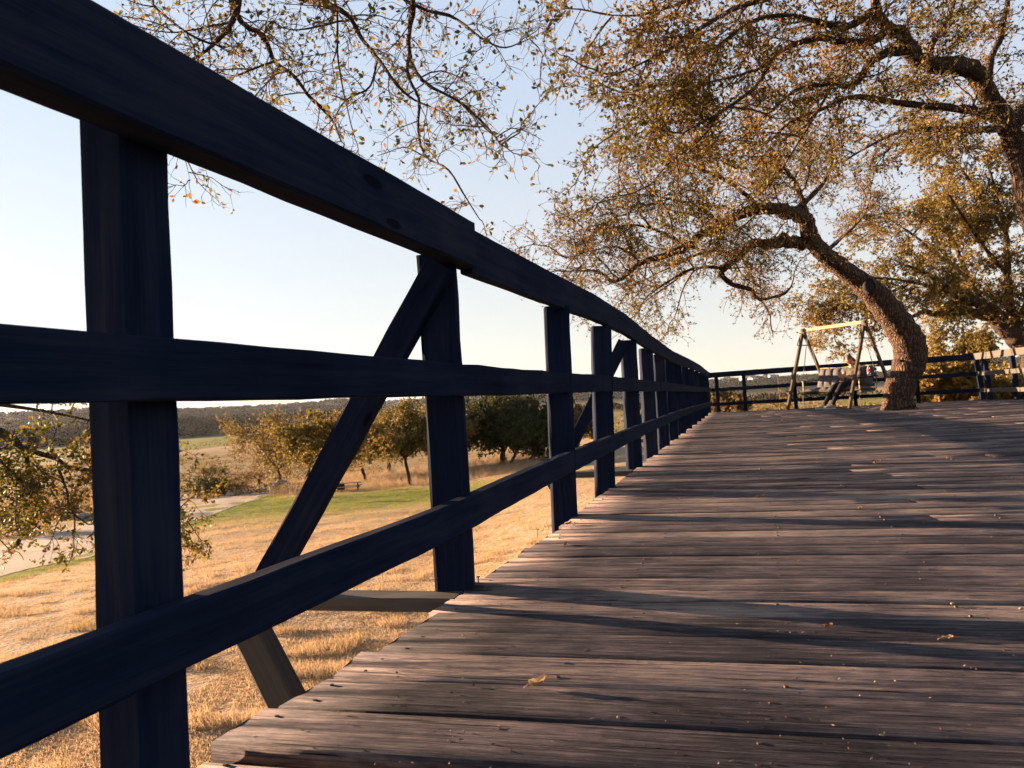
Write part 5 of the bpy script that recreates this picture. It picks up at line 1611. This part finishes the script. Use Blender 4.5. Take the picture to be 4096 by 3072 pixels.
ps = .30
skinm = simple_mat("skin", (.42, .23, .16), rough=.6, var=.06)
J = lambda f, s, z, r: (W(f, ps + s, z), r)
person = thing("person", "person in dark shirt and black trousers sitting on the swing looking down at a phone", "person", tuple(W(-.1, ps, .5)))
joints = [J(-.12, 0, .53, (.12, .10)), J(-.17, 0, .68, (.115, .10)), J(-.18, 0, .84, (.13, .10)), J(-.16, 0, .935, (.075, .07)), J(-.135, 0, .99, .045), J(-.105, 0, 1.04, .05),
          J(-.17, -.15, .90, .055), J(-.09, -.20, .76, .042), J(-.03, -.19, .66, .036), J(.10, -.12, .69, .030), J(.20, -.06, .735, .022),
          J(-.17, .15, .90, .055), J(-.09, .20, .76, .042), J(-.03, .19, .66, .036), J(.10, .10, .69, .030), J(.19, .02, .735, .022),
          J(-.08, -.09, .52, .085), J(.12, -.12, .535, .078), J(.33, -.16, .52, .058), J(.45, -.22, .30, .046), J(.58, -.28, .09, .034),
          J(-.08, .09, .52, .085), J(.12, .07, .545, .078), J(.34, .04, .55, .058), J(.44, -.02, .33, .046), J(.55, -.09, .10, .034)]
edges = [(0, 1), (1, 2), (2, 3), (3, 4), (4, 5), (2, 6), (6, 7), (7, 8), (8, 9), (9, 10), (2, 11), (11, 12), (12, 13), (13, 14), (14, 15), (0, 16), (16, 17), (17, 18), (18, 19), (19, 20), (0, 21), (21, 22), (22, 23), (23, 24), (24, 25)]
skin_body("body", joints, edges, skinm, person)
# head: shaped ball with brow, nose, chin, turned down
hc = W(-.075, ps, 1.115)
fwd = unit(np.append(sg_, -.55)); upv = unit(np.array([0, 0, 1.]) - fwd * (np.array([0, 0, 1.]) @ fwd)); rt = np.cross(fwd, upv)
mb = MB(); vs = []; k, n = 28, 22
for i in range(n + 1):
    th_ = math.pi * i / n
    for j in range(k):
        ph = 2 * math.pi * j / k
        x_, y_2, z_ = math.sin(th_) * math.cos(ph), math.sin(th_) * math.sin(ph), math.cos(th_)
        # x forward, y side, z up
        sx, sy, sz = .092, .074, .112
        jaw = 1 - .28 * max(0, -z_) ** 1.3
        X1 = x_ * sx * (1 - .12 * max(0, -z_)) ; Y1 = y_2 * sy * jaw; Z1 = z_ * sz
        if x_ > 0:
            X1 += .026 * math.exp(-((y_2 / .16) ** 2 + ((z_ + .12) / .20) ** 2))       # nose
            X1 -= .010 * math.exp(-(((abs(y_2) - .38) / .16) ** 2 + ((z_ - .08) / .13) ** 2))  # eye sockets
            X1 += .007 * math.exp(-((y_2 / .4) ** 2 + ((z_ - .28) / .10) ** 2))         # brow
            X1 += .007 * math.exp(-((y_2 / .25) ** 2 + ((z_ + .46) / .10) ** 2))        # lips
            X1 += .010 * math.exp(-((y_2 / .25) ** 2 + ((z_ + .78) / .15) ** 2))        # chin
        vs.append(hc + fwd * X1 + rt * Y1 + upv * Z1)
fs = [(i * k + j, (i + 1) * k + j, (i + 1) * k + (j + 1) % k, i * k + (j + 1) % k) for i in range(n) for j in range(k)]
mb.add(vs, fs)
for sgn in (-1, 1):
    mb.ball(hc + rt * sgn * .074 - fwd * .005 - upv * .005, .024, 8, 6, sc=(.6, .35, 1))
mb.build("head", skinm, person, smooth=True)
mb = MB()
for sgn in (-1, 1): mb.ball(hc + fwd * .081 + rt * sgn * .030 + upv * .012, .011, 8, 6)
mb.build("eyes", simple_mat("dark_eyes", (.05, .03, .02), rough=.2), person, smooth=True)
# hair cap with bun on top
hairm = simple_mat("brown_hair", (.085, .045, .025), rough=.6, var=.25, vs=90)
mb = MB(); vs = []
for i in range(13):
    th_ = math.pi * .66 * i / 12
    for j in range(24):
        ph = 2 * math.pi * j / 24
        x_, y_2, z_ = math.sin(th_) * math.cos(ph), math.sin(th_) * math.sin(ph), math.cos(th_)
        if x_ > .2 and z_ < .42:   # keep the face clear
            z_ = .42 + (z_ - .42) * .08; q = math.sqrt(max(0, 1 - z_ * z_)); x_ = q * math.cos(ph); y_2 = q * math.sin(ph)
        vs.append(hc - fwd * .006 + upv * .006 + fwd * x_ * .099 + rt * y_2 * .084 + upv * z_ * .121)
fs = [(i * 24 + j, (i + 1) * 24 + j, (i + 1) * 24 + (j + 1) % 24, i * 24 + (j + 1) % 24) for i in range(12) for j in range(24)]
mb.add(vs, fs)
mb.ball(hc - fwd * .07 + upv * .105, .038, 12, 8, sc=(1, 1, .85))
for q in range(10):
    a_ = -.8 + q * .18
    mb.tube([hc - fwd * .08 + rt * a_ * .07 + upv * .0, hc - fwd * .10 + rt * a_ * .09 - upv * .08, hc - fwd * .08 + rt * a_ * .11 - upv * .15], [.017, .015, .006], 6)
mb.build("hair", hairm, person, smooth=True)
mb = MB()
for sgn in (-1, 1):
    c_g = hc + fwd * .098 + rt * sgn * .031 + upv * .008
    mb.tube([c_g + rt * .024 * math.cos(a) + upv * .020 * math.sin(a) for a in np.linspace(0, 2 * math.pi, 13)], .0035, 5)
    mb.tube([c_g + rt * sgn * .024, hc + rt * sgn * .078 + upv * .012 + fwd * .0], .003, 5)
mb.tube([hc + fwd * .104 - rt * .008 + upv * .01, hc + fwd * .104 + rt * .008 + upv * .01], .003, 5)
mb.build("glasses", simple_mat("reddish_frames", (.35, .08, .06), rough=.4), person)
# shirt
shirtm, nt, b = new_mat("dark_shirt_print")
tc = N(nt, "ShaderNodeTexCoord"); n1 = N(nt, "ShaderNodeTexNoise"); n1.inputs['Scale'].default_value = 7
nt.links.new(tc.outputs['Object'], n1.inputs['Vector'])
nt.links.new(ramp(nt, n1.outputs['Fac'], [(.50, (.022, .022, .026)), (.56, (.07, .06, .02)), (.62, (.12, .05, .025)), (.66, (.03, .03, .03))]), b.inputs['Base Color']); b.inputs['Roughness'].default_value = .9
js = [J(-.12, 0, .55, (.135, .125)), J(-.17, 0, .68, (.135, .12)), J(-.18, 0, .84, (.148, .115)), J(-.16, 0, .925, (.10, .08)), J(-.165, -.15, .895, .07), J(-.11, -.195, .80, .062), J(-.165, .15, .895, .07), J(-.11, .195, .80, .062)]
skin_body("shirt", js, [(0, 1), (1, 2), (2, 3), (2, 4), (4, 5), (2, 6), (6, 7)], shirtm, person)
jt = [J(-.12, 0, .53, (.14, .115)), J(-.08, -.09, .52, .098), J(.12, -.12, .535, .090), J(.33, -.16, .52, .072), J(.45, -.22, .30, .060), J(.585, -.28, .085, .048),
      J(-.08, .09, .52, .098), J(.12, .07, .545, .090), J(.34, .04, .55, .072), J(.44, -.02, .33, .060), J(.555, -.09, .09, .048)]
skin_body("trousers", jt, [(0, 1), (1, 2), (2, 3), (3, 4), (4, 5), (0, 6), (6, 7), (7, 8), (8, 9), (9, 10)], simple_mat("black_cloth", (.012, .012, .016), rough=.9, spec=.1), person)
shoem = simple_mat("grey_shoe", (.30, .25, .22), rough=.7, var=.1); solem = simple_mat("pale_sole", (.6, .55, .5), rough=.8, var=.05)
for (fa, sa) in ((.60, -.29), (.57, -.10)):
    secs = [(-.07, .035, .052), (-.03, .040, .062), (.03, .042, .056), (.09, .045, .044), (.14, .040, .034), (.18, .022, .020)]
    mb = MB(); vs = []; kk_ = 12
    for (ff, ww, hh) in secs:
        for j in range(kk_):
            a = 2 * math.pi * j / kk_
            vs.append(W(fa + ff, ps + sa - ff * .35 + ww * math.cos(a), .022 + hh * .5 + hh * .75 * math.sin(a) * (1 if math.sin(a) > 0 else .45)))
    fs = [(i * kk_ + j, i * kk_ + (j + 1) % kk_, (i + 1) * kk_ + (j + 1) % kk_, (i + 1) * kk_ + j) for i in range(5) for j in range(kk_)] + [tuple(range(kk_))[::-1], tuple(5 * kk_ + j for j in range(kk_))]
    mb.add(vs, fs); sh = mb.build("shoe", shoem, person, smooth=True)
    mb = MB(); pts_ = [(-.075, .034), (-.03, .042), (.05, .046), (.12, .046), (.17, .032), (.19, .012)]
    out_ = [(ff, ww) for ff, ww in pts_] + [(ff, -ww) for ff, ww in pts_[::-1]]
    m0 = len(out_)
    mb.add([W(fa + ff, ps + sa - ff * .35 + ww, z_) for z_ in (.002, .022) for ff, ww in out_], [tuple(range(m0))[::-1], tuple(range(m0, 2 * m0))] + [(j, (j + 1) % m0, m0 + (j + 1) % m0, m0 + j) for j in range(m0)])
    mb.build("sole", solem, sh)
# hands round the phone
mb = MB()
hp = W(.235, ps - .02, .765)
for sgn in (-1, 1):
    base_h = hp + np.append(sb_, 0) * sgn * .045 - np.append(sg_, 0) * .02 - np.array([0, 0, .02])
    mb.ball(base_h, .036, 10, 8, sc=(1, 1, .6))
    for q in range(4):
        z_ = (q - 1.5) * .017
        a0_ = base_h + np.append(sg_, 0) * .026 + np.array([0, 0, z_])
        a1_ = a0_ + np.append(sg_, 0) * .020 - np.append(sb_, 0) * sgn * .018
        a2_ = a1_ - np.append(sb_, 0) * sgn * (.020 + .003 * q) + np.append(sg_, 0) * .002
        mb.tube([base_h + np.array([0, 0, z_ * .8]), a0_, a1_, a2_], [.010, .009, .0085, .007], 7)
    mb.tube([base_h + np.array([0, 0, .012]), base_h + np.array([0, 0, .034]) - np.append(sb_, 0) * sgn * .012, base_h + np.array([0, 0, .044]) - np.append(sb_, 0) * sgn * .032], [.012, .010, .008], 7)
mb.build("hands", skinm, person, smooth=True)
mb = MB()
mb.box(hp + np.append(sg_, 0) * .006 + np.array([0, 0, .012]), np.append(sb_, 0) * .038, unit(np.append(-sg_ * .8, .6)) * .004, unit(np.append(sg_ * .6, .8)) * .072)
tag(mb.build("phone", simple_mat("dark_phone", (.02, .02, .02), rough=.25), None), "dark phone held in both hands of the seated person", "phone")
# bottle on the armrest
bp_ = W(-.08, .76, .705)
bt = thing("water_bottle", "clear plastic water bottle with a red label standing on the bench armrest", "bottle", tuple(bp_))
glassm, nt, b = new_mat("clear_plastic")
b.inputs['Base Color'].default_value = (.85, .87, .9, 1); b.inputs['Roughness'].default_value = .08; b.inputs['Transmission Weight'].default_value = .75; b.inputs['IOR'].default_value = 1.2
prof_ = [(0, .030), (.01, .036), (.03, .034), (.05, .036), (.09, .034), (.12, .036), (.165, .034), (.19, .026), (.21, .014), (.22, .013)]
mb = MB(); mb.tube([bp_ + np.array([0, 0, z_]) for z_, r in prof_], [r for z_, r in prof_], 16); mb.build("bottle_body", glassm, bt, smooth=True)
mb = MB(); mb.tube([bp_ + np.array([0, 0, .10]), bp_ + np.array([0, 0, .16])], .0372, 16, caps=False); mb.build("wrapper", simple_mat("red_wrapper", (.5, .03, .04), rough=.5, var=.2, vs=40), bt)
mb = MB(); mb.tube([bp_ + np.array([0, 0, .22]), bp_ + np.array([0, 0, .242])], .016, 12); mb.build("cap", simple_mat("dark_cap", (.05, .05, .06), rough=.4), bt)


# ------------------------------------------------------------------ litter on the deck
def D(px, py):
    r = ray(px, py); t = -EYE / r[2]
    return np.array([r[0] * t, r[1] * t, 0.0])


lfm = leaf_mat("fallen_leaf", [(0, (.10, .05, .03)), (.5, (.22, .09, .05)), (1, (.34, .24, .14))], transl=.2)


def fallen(label, px, py, L_, tone, rz, curl=.35):
    p = D(px, py); mb_ = MB(); n = 7; L_ = L_ * .72
    vs = []
    for i in range(n):
        t = i / (n - 1); w_ = L_ * .26 * math.sin(math.pi * min(1, t * .95 + .03)) ** .7 + .0006
        for j, q in enumerate((-1, -.5, 0, .5, 1)):
            x = (t - .5) * L_; y = q * w_; z = .004 + curl * L_ * (q * q * .35 + (t - .4) ** 2 * .9) + .0015 * math.sin(i * 2 + j)
            vs.append((p[0] + x * math.cos(rz) - y * math.sin(rz), p[1] + x * math.sin(rz) + y * math.cos(rz), z))
    fs = [(i * 5 + j, i * 5 + j + 1, (i + 1) * 5 + j + 1, (i + 1) * 5 + j) for i in range(n - 1) for j in range(4)]
    mb_.add(vs, fs, tone)
    mb_.tube([vs[2], (vs[2][0] - .35 * L_ * math.cos(rz), vs[2][1] - .35 * L_ * math.sin(rz), .003)], .0007, 4, tone)
    return tag(mb_.build("fallen_leaf", lfm, None, smooth=True), label, "leaf", "fallen leaves on the deck")


for a in (("pale curled leaf with a long stalk on the nearest boards", 2150, 2748, .045, .98, .3, .8), ("dark red brown leaf by the foot of the third post", 2275, 2100, .045, .1, .5, .5), ("dark brown leaf at the deck edge just in front of the third post", 2262, 2182, .045, .05, 1.2, .4),
          ("reddish leaf lying in mid deck, left of the white chip", 3042, 1990, .06, .35, -.2, .4), ("upright dark brown leaf farther out on the middle of the deck", 3497, 1857, .06, .0, 1.4, .9), ("brown leaf near the right edge of the view", 3881, 1722, .07, .35, .2, .6),
          ("tan leaf right of the white chip", 3440, 2036, .04, .8, .8, .4), ("small dark leaf lodged in a board gap in the lower right", 3312, 2513, .03, .1, -.2, .5), ("tan shred by the big knot at the lower right", 3790, 2560, .035, .9, .1, .3)):
    fallen(*a)
chm = simple_mat("pale_chip", (.20, .16, .12), rough=.8, var=.1)
for i, (px, py, lab) in enumerate([(3201, 2047, "white chip between the reddish leaf and the tan leaf"), (3640, 1663, "pale acorn cup on the boards right of the leaning trunk"), (4085, 2438, "pale chip at the right edge of the view"), (3810, 2418, "pale chip left of the one at the right edge"),
                                   (3475, 1632, "pale pebble on the boards between the swing and the trunk"), (3520, 1682, "pale pebble in front of the leaning trunk"), (3130, 1680, "pale pebble in front of the left swing leg"), (2990, 1656, "pale pebble left of the swing near the far edge"), (4018, 1728, "pale pebble by the brown leaf at the right"), (2810, 1790, "pale crumb near the left railing in mid distance")]):
    p = D(px, py); rng = np.random.default_rng(400 + i)
    r = .004 * max(1, p[1] / 4.5)
    bm_ = bmesh.new(); bmesh.ops.create_icosphere(bm_, subdivisions=2, radius=r)
    for v_ in bm_.verts: v_.co = Vector(np.array(v_.co) * np.array([1.3, .9, .7]) * (1 + rng.normal(0, .08)))
    me = bpy.data.meshes.new("pebble"); bm_.to_mesh(me); bm_.free(); me.materials.append(chm)
    o_ = bpy.data.objects.new("pebble", me); COL.objects.link(o_); o_.location = (p[0], p[1], r * .62)
    tag(o_, lab, "pebble", "pale bits scattered on the deck")
rc = np.random.default_rng(808)
n = 1500
yy_ = 1.0 + 14 * rc.uniform(0, 1, n) ** 1.6; xx_ = rc.uniform(0, 1, n)
xx_ = np.where(yy_ < 3, -.902 + .35 * yy_, -.812 + .32 * yy_) + .06 + xx_ * (yy_ * .75 + .3)
a = rc.uniform(0, 6.28, n); L_c = rc.uniform(.0012, .0045, n) * (1 + yy_ * .10); wc = L_c * rc.uniform(.25, .7, n)
ca_, sa_ = np.cos(a), np.sin(a)
hz_ = rc.uniform(.001, .004, n)
def q3(lx, ly, lz): return np.stack([xx_ + ca_ * lx - sa_ * ly, yy_ + sa_ * lx + ca_ * ly, lz], -1)
V_ = np.stack([q3(-L_c, 0 * wc, 0 * wc + .0006), q3(0 * L_c, -wc, 0 * wc + .0006), q3(L_c, 0 * wc, hz_ * .6), q3(0 * L_c, wc, 0 * wc + .0006), q3(0 * L_c, 0 * wc, hz_)], 1).reshape(-1, 3)
F_ = (np.arange(n)[:, None, None] * 5 + np.array([[0, 1, 4], [1, 2, 4], [2, 3, 4], [3, 0, 4]])[None]).reshape(-1, 3)
tag(link("litter_crumbs", np_mesh("litter_crumbs", V_, F_, tone=np.repeat(rc.uniform(0, 1, n), 5)), leaf_mat("litter_crumbs", [(0, (.03, .02, .015)), (.6, (.10, .06, .04)), (1, (.26, .19, .13))], transl=0.0, rough=.9)),
    "tiny crumbs of leaf and bark scattered over the boards", "litter", kind="stuff")
# nails standing proud near the deck edge
nailm = simple_mat("rusty_nail_shaft", (.05, .03, .022), rough=.6, metal=.6)
for i, (px, py, lab) in enumerate([(1913, 2330, "bent nail standing proud at the deck edge beside the second post"), (2150, 2136, "nail sticking up at the deck edge before the third post")]):
    p = D(px, py); mb = MB(); mb.tube([p + np.array([0, 0, -.01]), p + np.array([.001, 0, .016])], .0018, 6); mb.tube([p + np.array([.001, 0, .016]), p + np.array([.001, 0, .0185])], .0055, 8)
    tag(mb.build("nail", nailm, None), lab, "nail", "nails standing proud of the deck")

# ------------------------------------------------------------------ air
hz, nt, b = new_mat("haze_air")
nt.nodes.remove(b)
pv_ = N(nt, "ShaderNodeVolumePrincipled")
pv_.inputs['Color'].default_value = (.75, .82, .95, 1); pv_.inputs['Density'].default_value = .00002; pv_.inputs['Anisotropy'].default_value = .2
nt.links.new(pv_.outputs[0], nt.nodes["Material Output"].inputs['Volume'])
mb = MB(); mb.box((0, 0, 50), (6400, 0, 0), (0, 6400, 0), (0, 0, 72))
tag(mb.build("haze", hz, None), "thin pale air over the valley", "haze", kind="stuff")
